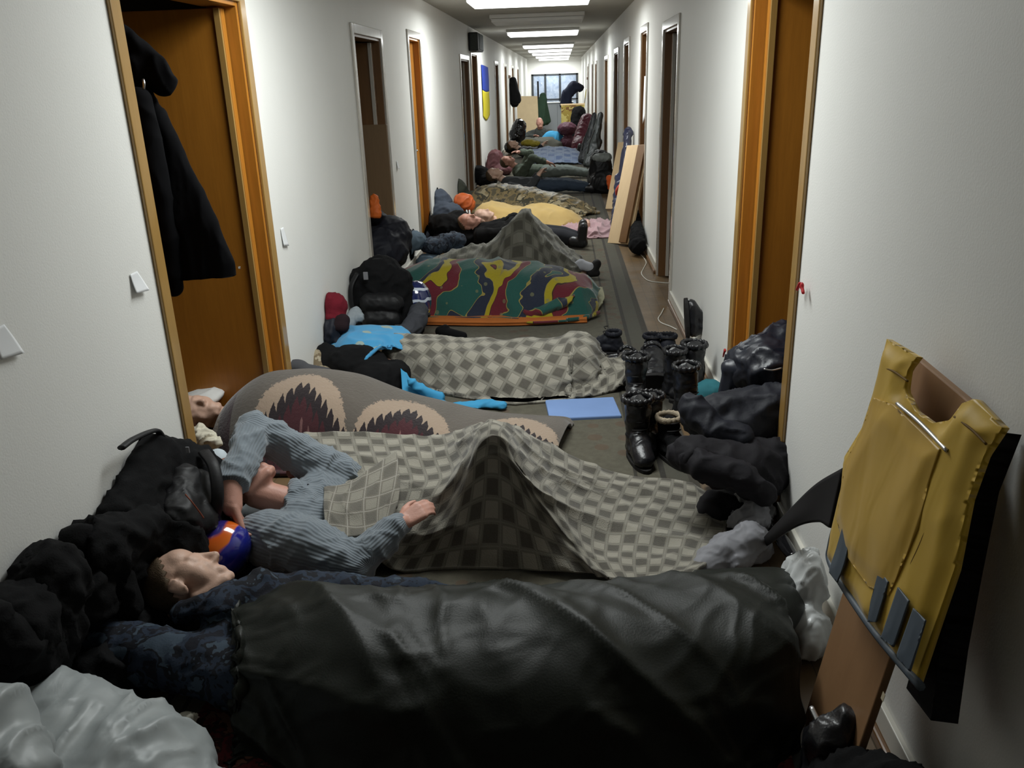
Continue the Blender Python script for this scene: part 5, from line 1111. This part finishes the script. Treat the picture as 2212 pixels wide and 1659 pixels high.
pk = cloth('blanket', [[(-0.156, 8.907, 0.02), (0.065, 8.797, 0.03), (0.307, 8.798, 0.02), (0.512, 8.828, 0.02)], [(-0.133, 9.074, 0.05), (0.116, 8.954, 0.08), (0.336, 8.926, 0.08), (0.54, 8.99, 0.05)], [(-0.085, 9.37, 0.05), (0.16, 9.218, 0.1), (0.363, 9.253, 0.1), (0.567, 9.285, 0.06)], [(-0.007, 9.734, 0.02), (0.182, 9.845, 0.03), (0.399, 9.888, 0.04), (0.591, 9.851, 0.02)]], plain('pale_pink_fleece', (.42, .27, .29), .9, .1, .1, 9, .2, 80, sheen=.3), 70, 50, thick=.016, folds=[(.05, 5, 4, 1, True, 20), (.025, 12, 9, 2, True)])
tag(pk, 'pale pink fleece blanket crumpled on the floor by the leaning plank', 'blanket')
M_BROWNCAMO = camo('brown_foliage_camouflage', [(.10, .085, .055), (.20, .15, .075), (.055, .05, .035), (.32, .27, .17)], 6, True, .45, (1, 1, 1), .6)
S9 = [(-1.12, 11.25, .18, .22, .14, .01, .01), (-1.04, 11.2, .29, .36, .26, .01, .01), (-.9, 11.1, .32, .44, .32, .01, .01), (-.6, 11.0, .31, .44, .32, .01, .01), (-.3, 10.85, .27, .42, .3, .01, .01), (-.02, 10.7, .22, .38, .28, .01, .01), (.18, 10.55, .16, .32, .24, .01, .01), (.30, 10.45, .09, .22, .18, .01, .01), (.35, 10.4, .04, .14, .12, .01, .01)]
b9 = drape('sleeping_bag', S9, M_BROWNCAMO, 130, 70, hem=.02, seed=41, folds=[(.018, 9, 2, 1, True), (.014, 4, 5, 2, True)], thick=.03)
tag(b9, 'brown foliage camouflage sleeping bag covering a whole sleeper', 'sleeping bag')
heap('jacket', 'dark green-grey jacket at the left wall by the camouflage sleeping bag', 'jacket', [ell((-1.421, 11.3, 0.252), (.16, .18, .14)), ell((-1.2, 11.4, .1), (.16, .25, .12))], plain('green_grey_cloth', (.06, .065, .05), .85, .2, .2), 11, .018, CW, ('shell',), clampx=(-1.375, 0))
heap('duffel_bag', 'black duffel bag on the floor at the dark left doorway farther back', 'bag', [ell((-1.364, 13.6, 0.201), (.22, .2, .15)), ell((-1.2, 13.6, .12), (.16, .35, .13))], M_BLACK, 12, .018, CW, ('bag_body',), clampx=(-1.375, 0))

# ------------------------------------------------------------------ sleepers farther back, each a clothed figure on the floor
def sleeper(label, y, x0, x1, zt, top, legs, shoe, group=None, skin=M_SKIN, face=True, arm=None, dy=0.0, sock=None):
    """head at x0, feet at x1; top/legs/shoe materials"""
    t = thing('person', label, 'person', ((x0+x1)/2, y, 0), 0, group); L = x1-x0; yy = lambda k: y+dy*k
    hp, T = head_prims(V((x0+.12, yy(.05), zt+.06)), (.25, -.35, .85), (-.97, 0, .2), 1.0)
    sh, hip, kn_, an = x0+.36, x0+.46*L+.1, x0+.72*L, x1-.10
    hp += [cap(T((0, -.02, -.07)), .052, (sh, yy(.2), zt*.7), .06), cap((sh, yy(.2), zt*.6), .09, (hip, yy(.5), zt*.5), .09, .8)]
    for q in (-1, 1): hp += chain([(hip, yy(.5)+q*.08, zt*.5), (kn_, yy(.75)+q*.08, zt*.55), (an, yy(1)+q*.08, .07)], [.085, .05, .036])
    A = arm or [((sh, yy(.2)-.19, .12), (sh+.26, yy(.3)-.24, .10), (sh+.42, yy(.4)-.12, zt+.06)), ((sh, yy(.2)+.19, .12), (sh+.26, yy(.3)+.24, .12), (sh+.42, yy(.4)+.08, zt+.06))]
    for a in A: hp += chain(a, [.05, .04, .03]) + hand_prims(a[-1], V(a[-1])-V(a[-2]), (0, -.3, -1), 1.0, .5)
    fuse('body', hp, skin, t, .009, 3); hair_cap('hair', T, None, 1, M_HAIR, t, .04, -.05)
    jk = [cap((sh-.04, yy(.2), zt*.62), zt*.62, (hip, yy(.5), zt*.5), zt*.58, .85, (0, 0, 1)), cap((sh-.02, yy(.2)-.15, .12), .09, (sh-.02, yy(.2)+.15, .13), .09)]
    for a in A: jk += chain([a[0], a[1], tuple(V(a[1]).lerp(V(a[2]), .75))], [.085, .066, .052])
    fuse('jacket', jk, top, t, .013, 4, [(.012, 9, 3, True)], .012)
    tr = []
    for q in (-1, 1): tr += chain([(hip-.05, yy(.5)+q*.085, zt*.52), (kn_, yy(.75)+q*.09, zt*.58), (an-.03, yy(1)+q*.085, .09)], [.115, .085, .065])
    fuse('trousers', tr, legs, t, .014, 4, [(.008, 12, 6, True)], .012)
    for q in (-1, 1):
        if sock: fuse('sock', [cap((an-.05, yy(1)+q*.085, .085), .045, (an+.03, yy(1)+q*.085, .075), .045), cap((an+.03, yy(1)+q*.085, .06), .042, (an+.07, yy(1)+q*.09, .17), .034)], sock, t, .010, 2)
        else: fuse('boot', [cap((an-.06, yy(1)+q*.09, .09), .062, (an+.03, yy(1)+q*.09, .08), .062), cap((an+.03, yy(1)+q*.09, .06), .055, (an+.06, yy(1)+q*.11, .22), .045)], shoe, t, .011, 3)
    return t
M_JEANS = plain('dark_blue_jeans', (.035, .05, .075), .85, .2, .2)
M_GREYJ = plain('dark_grey_jacket', (.05, .052, .056), .85, .2, .2)
M_OLIVE = plain('olive_cloth', (.09, .11, .085), .85, .2, .2)
M_SOCK = plain('light_grey_sock', (.42, .43, .42), .9, .1, .1)
sleeper('person asleep in dark grey jacket and jeans just beyond the camouflage sleeping bag', 12.6, -1.12, .50, .24, M_GREYJ, M_JEANS, M_LEATHER)
sleeper('person asleep in olive clothes with reddish bare forearms raised, pale socks', 14.6, -1.05, .52, .24, M_OLIVE, plain('grey_green_trousers', (.13, .15, .14), .85), M_LEATHER, None, M_SKIN2, True, [((-.69, 14.41, .12), (-.5, 14.3, .38), (-.25, 14.35, .30)), ((-.69, 14.79, .12), (-.55, 14.8, .42), (-.75, 14.6, .46))], 0, M_SOCK)
heap('holdall', 'dull maroon holdall at the left wall beside the olive-clothed sleeper', 'bag', [cap((-1.198, 15.4, 0.314), .14, (-1.222, 15.4, 0.137), .17), ell((-1.1, 15.4, .1), (.2, .25, .12))], plain('dull_maroon_nylon', (.12, .045, .05), .6, .3, .2), 3, .018, CW, ('bag_body',), clampx=(-1.375, 0))
def lightcheck():
    m = checks('light_blue_check', (.27, .33, .46), (.13, .18, .33), (.20, .26, .40), cell=.16, line=(.30, .36, .48)); return m
sh_ = cloth('sheet', [[(-.78, 17.0, .04), (-.3, 16.9, .06), (.2, 16.9, .05), (.40, 17.0, .02)], [(-.76, 17.5, .14), (-.3, 17.4, .2), (.2, 17.4, .18), (.42, 17.5, .05)], [(-.74, 18.2, .20), (-.3, 18.1, .28), (.2, 18.0, .25), (.42, 18.0, .12)]], lightcheck(), 60, 40, thick=.014, folds=[(.03, 4, 3, 1, True), (.012, 9, 8, 2, True)])
tag(sh_, 'light blue checked sheet spread on the floor before the navy-clothed sleeper', 'sheet')
sleeper('person asleep in dark navy top with mustard bag, behind the light blue checked sheet', 18.9, -1.2, .42, .21, M_NAVY, plain('grey_violet_trousers', (.14, .13, .15), .85), M_LEATHER)
heap('cloth_bag', 'mustard cloth bag lying on the navy-clothed sleeper far back', 'bag', [ell((-.72, 18.75, .32), (.18, .12, .07)), ell((-.6, 18.7, .30), (.14, .1, .06))], plain('mustard_cloth', (.30, .24, .03), .85), 4, .016, CW, ('bag_body',))
S10 = [(-.5, 21.3, .1, .2, .2, .02, .02), (-.35, 21.2, .40, .3, .25, .02, .02), (-.05, 21.1, .36, .3, .25, .02, .02), (.1, 21.0, .08, .2, .2, .02, .02)]
o = drape('blanket', S10, M_SKYP, 60, 40, seed=51, folds=[(.03, 3, 3, 1, True)], thick=.014); tag(o, 'bright sky blue blanket on a sleeper far down the corridor', 'blanket')
S11 = [(-1.15, 20.9, .12, .4, .3, .02, .02), (-.9, 20.8, .30, .45, .3, .02, .02), (-.55, 20.8, .28, .4, .3, .02, .02), (.15, 21.6, .26, .4, .3, .02, .02), (.42, 21.5, .12, .3, .25, .02, .02)]
o = drape('blanket', S11, plain('olive_grey_blanket', (.10, .10, .085), .95, .1, .2, 5), 80, 50, seed=52, folds=[(.04, 3, 3, 1, True)], thick=.014); tag(o, 'olive grey blanket covering a sleeper beneath the sky blue one far back', 'blanket')
heap('backpack', 'black backpack with a glint at the left wall far down the corridor', 'backpack', [cap((-0.977, 20, 0.614), .16, (-1.025, 20, 0.432), .2), ell((-1.12, 20.0, .15), (.22, .25, .17))], M_SHINY, 5, .018, CW, ('bag_body',), clampx=(-1.375, 0))
# man propped up at the far end of the row
op = thing('person', 'bald man half sitting among the blankets far down the corridor, arms spread', 'person', (-.5, 22.6, 0))
Hp = V((-0.57, 22.4, 0.549)); hp, Tp = head_prims(Hp, (.15, -.9, .25), (-.1, .25, .95), 1.1)
shp = Hp + V((0.02, .10, -.25)); hp += [cap(Tp((0, -.02, -.07)), .07, tuple(shp), .08), cap(tuple(shp), .12, (shp.x, shp.y+.1, .15), .14)]
A = [(tuple(shp+V((-.22, 0, -.02))), tuple(shp+V((-.48, -.2, -.12))), tuple(shp+V((-.2, -.35, -.05)))), (tuple(shp+V((.22, 0, -.02))), tuple(shp+V((.5, -.2, -.18))), tuple(shp+V((.3, -.4, -.12))))]
for a in A: hp += chain(a, [.07, .055, .04]) + hand_prims(a[-1], V(a[-1])-V(a[-2]), (0, -.3, -1), 1.2, .5)
for q in (-1, 1): hp += chain([(shp.x+q*.1, shp.y+.05, .14), (shp.x+.35+q*.1, shp.y-.5, .12), (shp.x+.5+q*.1, shp.y-.85, .08)], [.09, .06, .045])
fuse('body', hp, M_SKIN2, op, .012, 3)
jk = [cap(tuple(shp+V((0, 0, -.04))), .2, (shp.x, shp.y+.1, .16), .22), cap(tuple(shp+V((-.2, 0, -.03))), .12, tuple(shp+V((.2, 0, -.03))), .12)]
for a in A: jk += chain(a, [.11, .09, .065])
fuse('jacket', jk, plain('dark_green_grey_jacket', (.05, .055, .05), .85, .2, .2), op, .018, 3, [(.015, 8, 2, True)], .012)
tr = []
for q in (-1, 1): tr += chain([(shp.x+q*.1, shp.y+.05, .15), (shp.x+.35+q*.1, shp.y-.5, .13), (shp.x+.48+q*.1, shp.y-.8, .09)], [.12, .09, .07])
fuse('trousers', tr, M_DARKTROUSER, op, .018, 3, (), .012)

# ------------------------------------------------------------------ planks, bags and baggage along the right wall
M_PALEWOOD = wood_mat('pale_pine', (.56, .39, .21), (.70, .52, .31), .5, .2, 2, .5)
def lean(name, label, foot, top, width, th, mat, cat, wdir=(0, 1, 0)):
    foot, top = V(foot), V(top); u = (top-foot); L = u.length; u.normalize(); w = (V(wdir)-u*V(wdir).dot(u)).normalized(); n = w.cross(u)
    t = thing(name, label, cat, tuple(foot)); obox('board', (foot+top)/2, (th, width, L), (n, w, u), mat, t, .003); return t, (foot, top, u, w, n, L)
pl, (ft, tp, u_, w_, n_, L_) = lean('plank', 'pale pine plank leaning on the right wall, longest one', (0.562, 8.472, 0.012), (.765, 8.75, .95), .30, .03, M_PALEWOOD, 'plank', (.65, -.76, 0))
obox('back_batten', (ft+tp)/2+n_*.03+w_*.08, (.026, .10, L_*.98), (n_, w_, u_), M_DARKLEAF, pl, .003)
tube('dark_scratch', [ft.lerp(tp, .42)-n_*.0165+w_*.02, ft.lerp(tp, .55)-n_*.0165+w_*.05, ft.lerp(tp, .7)-n_*.0165+w_*.06], .004, M_DARKLEAF, pl, 12, 6)
lean('plank', 'short thin pale board leaning on the right wall behind the long plank', (0.591, 10.864, 0.012), (.77, 11.3, .80), .10, .025, M_PALEWOOD, 'plank', (.85, -.5, 0))
sb = thing('ski_bag', 'dark blue-black slim bag leaning between the two pale boards', 'bag', (0.603, 9.274, 0))
fuse('bag_body', [cap((0.573, 8.808, 0.09), .085, (.68, 9.6, .55), .10, .6), cap((.68, 9.6, .55), .10, (.73, 9.75, 1.0), .07, .6), cap((.73, 9.75, 1.0), .07, (.74, 9.78, 1.05), .04, .6)], plain('glossy_navy_nylon', (.022, .024, .05), .28, .5, .2, 10), sb, .012, 4, [(.012, (10, 10, 5), 2, True)], .01, clampx=(0, .79))
tube('red_handle', [(0.605, 9.3, 0.338), (0.581, 9.25, 0.444), (0.63, 9.25, 0.512), (0.683, 9.3, 0.519)], .016, plain('red_webbing', (.45, .06, .04), .6), sb, 24, 8)
heap('shoulder_bag', 'black shoulder bag on floor behind the long pine plank', 'bag', [cap((0.703, 7.912, 0.1), .085, (0.795, 8.8, 0.221), .08), ell((.70, 8.6, .12), (.08, .16, .13))], M_BLACK, 2, .012, CW, ('bag_body',), clampx=(0, .78))
bk = thing('backpack', 'large black backpack with pale grey top by the right wall', 'backpack', (.58, 12.7, 0))
fuse('bag_body', [cap((0.556, 12.7, 0.466), .15, (0.558, 12.7, 0.2), .20), ell((0.574, 12.6, 0.144), (.20, .2, .2)), ell((.60, 12.7, .10), (.18, .2, .12))], M_NYLON, bk, .016, 6, [(.016, 9, 2, True)], .01, clampx=(0, .79))
fuse('top_lid', [ell((0.574, 12.66, 0.502), (.15, .15, .08))], plain('pale_grey_nylon', (.22, .24, .23), .6, .3, .2), bk, .012, 4, [(.01, 12, 2, True)])
o = fuse('orange_bundle', [cap((0.661, 12.1, 0.263), .05, (0.689, 12, 0.147), .06)], plain('bright_orange_nylon', (.60, .10, .015), .6, .3, .15), None, .010, 3, [(.012, 14, 2, True)], .01); tag(o, 'bright orange cloth bundle between the backpack and the thin board', 'cloth')
for k, (x_, y_, h_, lb, m_) in enumerate(((.66, 16.2, .95, 'black glittering ski bag leaning nearest on the right wall', plain('sparkling_black_nylon', (.025, .03, .03), .5, .4, .8, 90)), (.58, 17.0, .92, 'second black glittering ski bag leaning on the right wall', plain('sparkling_dark_nylon', (.02, .022, .025), .5, .4, .8, 90)))):
    t = thing('ski_bag', lb, 'bag', (x_, y_, 0))
    fuse('bag_body', [cap((x_-.18, y_-.25, .11), .11, (x_-.05, y_, h_*.5), .14, .7), cap((x_-.05, y_, h_*.5), .14, (x_+.05, y_+.1, h_), .07, .7)], m_, t, .016, 4, [(.014, (9, 9, 5), k+2, True)], .01, clampx=(0, .79))
    tube('carry_strap', [(x_-.20, y_-.38, .3), (x_-.16, y_-.34, .5), (x_-.07, y_-.22, .7)], .012, M_RUBBER, t, 16, 8)
heap('sleeping_mat', 'maroon rolled sleeping bag propped up at the right wall far back', 'sleeping bag', [cap((0.419, 19.5, 0.322), .17, (0.561, 19.8, 0.68), .17), cap((0.385, 19.4, 0.25), .16, (0.361, 19.2, 0.166), .17)], plain('maroon_nylon', (.11, .015, .03), .5, .4, .2), 5, .018, CW, ('roll',), clampx=(0, .79))
heap('backpack', 'tall black backpack rising behind the maroon roll far back', 'backpack', [cap((0.407, 21.5, 0.791), .18, (0.382, 21.5, 0.193), .26), ell((.45, 21.5, .2), (.25, .25, .22))], M_BLACK, 7, .018, CW, ('bag_body',), clampx=(0, .79))
heap('holdall', 'plum holdall on the floor left of the maroon roll', 'bag', [ell((0.119, 21, 0.468), (.24, .2, .16)), ell((.15, 21.0, .15), (.22, .22, .16))], plain('plum_nylon', (.09, .03, .05), .6, .3, .2), 9, .018, CW, ('bag_body',))
# end of the corridor
cb_ = thing('cabinet', 'pale grey cabinet standing in the corridor before the end window', 'cabinet', (-.2, 27.2, 0))
boxes('cabinet_body', [(-.62, 27.0, .03, .33, 27.5, .90)], plain('pale_grey_laminate', (.36, .39, .42), .5, .4, .05), cb_, .01)
boxes('top', [(-.65, 26.96, .90, .36, 27.54, .93)], plain('pale_grey_top', (.5, .53, .55), .4, .4, .05), cb_, .006)
for x_ in (-.60, -.135): boxes('door', [(x_, 26.975, .08, x_+.455, 26.999, .87)], plain('pale_grey_door', (.38, .41, .45), .5, .4, .05), cb_, .004)
boxes('plinth', [(-.60, 27.03, 0, .31, 27.47, .03)], M_RUBBER, cb_, .002)
pic = thing('picture', 'yellow picture board with a brown blotch propped by the right wall far back', 'picture', (.2, 24.5, 0))
boxes('panel', [(-.02, 24.6, .01, .62, 24.63, .92)], camo('yellow_brown_painting', [(.45, .36, .08), (.50, .42, .14), (.30, .22, .05), (.16, .08, .03)], 3.2), pic, .004)
boxes('panel_edge', [(-.04, 24.597, .90, .64, 24.633, .94)], M_PALEWOOD, pic, .002)
o = lean('board', 'beige hardboard sheet leaning at the left wall before the end window', (-.98, 25.5, .01), (-1.02, 25.9, 1.15), .62, .02, plain('beige_hardboard', (.46, .36, .22), .7, .2, .08), 'board', (1, .2, 0))[0]
gc = thing('hanging_coat', 'dark green coat hanging in front of the end window, left of cabinet', 'coat', (-.72, 26, 1.4))
fuse('coat_body', [cap((-0.566, 26, 1.081), .12, (-0.661, 26, 0.432), .24, .6, (0, 1, 0)), cap((-0.564, 26, 1.171), .1, (-0.498, 26.1, 0.423), .18, .6, (0, 1, 0))], plain('dark_green_cloth', (.02, .045, .025), .85), gc, .02, 4, [(.02, (7, 4, 2), 2, True)])
tube('stand_pole', [(-.70, 26.25, 0), (-.70, 26.25, 1.0), (-.70, 26.2, 1.55)], .025, M_RUBBER, gc, 12, 8)
fuse('stand_base', [cap((-.85, 26.25, .02), .03, (-.55, 26.25, .02), .03), cap((-.7, 26.1, .02), .03, (-.7, 26.4, .02), .03)], M_RUBBER, gc, .01, 1)
t = thing('hanging_coat', 'long dark navy coat hanging on the right wall by the end window', 'coat', (.62, 27, 1.2))
fuse('coat_body', [cap((0.373, 27, 1.351), .18, (0.147, 26.9, 1.134), .17, .6, (0, 1, 0)), cap((0.147, 26.9, 1.134), .17, (0.116, 26.9, 0.828), .20, .6, (0, 1, 0)), cap((0.374, 27, 1.378), .16, (0.556, 27, 1.319), .12)], plain('navy_overcoat', (.008, .012, .03), .85), t, .02, 4, [(.02, (7, 4, 2), 4, True)], None, clampx=(-2, .79))
boxes('hook_rail', [(.76, 26.6, 1.55, .795, 27.4, 1.62)], M_DARKLEAF, t, .004)
t = thing('hanging_coat', 'black coat hanging on the left wall far down the corridor', 'coat', (-1.2, 23.4, 1.2))
fuse('coat_body', [cap((-1.28, 23.4, 1.62), .10, (-1.22, 23.4, 1.1), .15, .7, (0, 1, 0)), cap((-1.30, 23.4, 1.5), .09, (-1.26, 23.6, 1.05), .13)], M_BLACK, t, .02, 4, [(.02, (7, 4, 2), 5, True)], None, clampx=(-1.375, 0))
boxes('hook_rail', [(-1.378, 23.1, 1.66, -1.345, 23.8, 1.73)], M_DARKLEAF, t, .004)
lean('board', 'grey and yellow board leaning on the right wall under the navy overcoat', (.55, 26.2, .01), (.72, 26.4, 1.25), .5, .02, camo('grey_yellow_board', [(.30, .27, .24), (.42, .36, .12), (.26, .24, .22), (.45, .40, .20)], 1.5), 'board', (0, 1, 0))
# end wall with its window
wy = 36.0
tag(boxes('wall_end', [(XL-TW, wy, 0, XR+TW, wy+.2, .55), (XL-TW, wy, 1.80, XR+TW, wy+.2, ZC), (XL-TW, wy, .55, -1.22, wy+.2, 1.80), (.66, wy, .55, XR+TW, wy+.2, 1.80)], M_WALL), kind='structure')
wn = bpy.data.objects.new('window_1', None); COL.objects.link(wn); wn['kind'] = 'structure'; wn.location = (-.28, wy, .55); wn.matrix_world = Matrix.Translation(V((-.28, wy, .55)))
M_MULL = plain('dark_window_frame', (.03, .035, .04), .5, .4, .1)
def glassy():
    g = G('frosted_night_glass'); co = g.coord(); n = g.noise(co, 5, 5, .7); n2 = g.noise(g.mapping(co, (14, 14, 6)), 1, 3, .6)
    c = g.ramp(n, [(.3, (.22, .29, .42)), (.7, (.48, .54, .64))]); c = g.mix(g.math('GREATER_THAN', n2, .66), c, (.70, .74, .78))
    g.bump(n2, .8, .03); return g.fin(c, .15, .6)
M_GLASS = glassy()
for x0 in (-1.22, -.70, -.66+.55, .58): boxes('mullion', [(x0, wy-.03, .55, x0+.08, wy+.05, 1.80)], M_MULL, wn, .004)
boxes('rail', [(-1.22, wy-.03, .55, .66, wy+.05, .62)], M_MULL, wn, .004); boxes('rail', [(-1.22, wy-.03, .80, .66, wy+.05, .85)], M_MULL, wn, .004); boxes('rail', [(-1.22, wy-.03, 1.74, .66, wy+.05, 1.80)], M_MULL, wn, .004)
for a_, b_ in ((-1.14, -.70), (-.62, -.11), (-.03, .58)): boxes('pane', [(a_, wy+.0, .62, b_, wy+.012, 1.74)], M_GLASS, wn)
boxes('sill', [(-1.28, wy-.12, .52, .72, wy-.001, .55)], M_BASE, wn, .004)
# white cables on the parquet
for pts, lb in (([(1452, 612), (1425, 610), (1400, 606), (1386, 592), (1390, 580), (1396, 567), (1389, 555), (1382, 548)], 'thin white cable curling on the floor beyond the second right doorway'), ([(1462, 712), (1448, 705), (1428, 697), (1422, 688), (1428, 678), (1432, 668)], 'thin white cable curling on the floor near the boots')):
    pass
o = tube('cable', [(0.883, 6.748, 0.004), (0.787, 6.788, 0.004), (0.7, 6.862, 0.004), (0.668, 7.11, 0.004), (0.704, 7.331, 0.004), (0.752, 7.584, 0.004), (0.746, 7.838, 0.004), (0.729, 7.994, 0.004)], .004, M_BASE, None, 60, 6); tag(o, 'thin white cable curling on the floor before the second right door', 'cable')
o = tube('cable', [(0.75, 5.413, 0.004), (0.717, 5.493, 0.004), (0.665, 5.587, 0.004), (0.658, 5.694, 0.004), (0.69, 5.814, 0.004), (0.727, 5.966, 0.004)], .004, M_BASE, None, 50, 6); tag(o, 'thin white cable loop on the floor near the boots by the wall', 'cable')
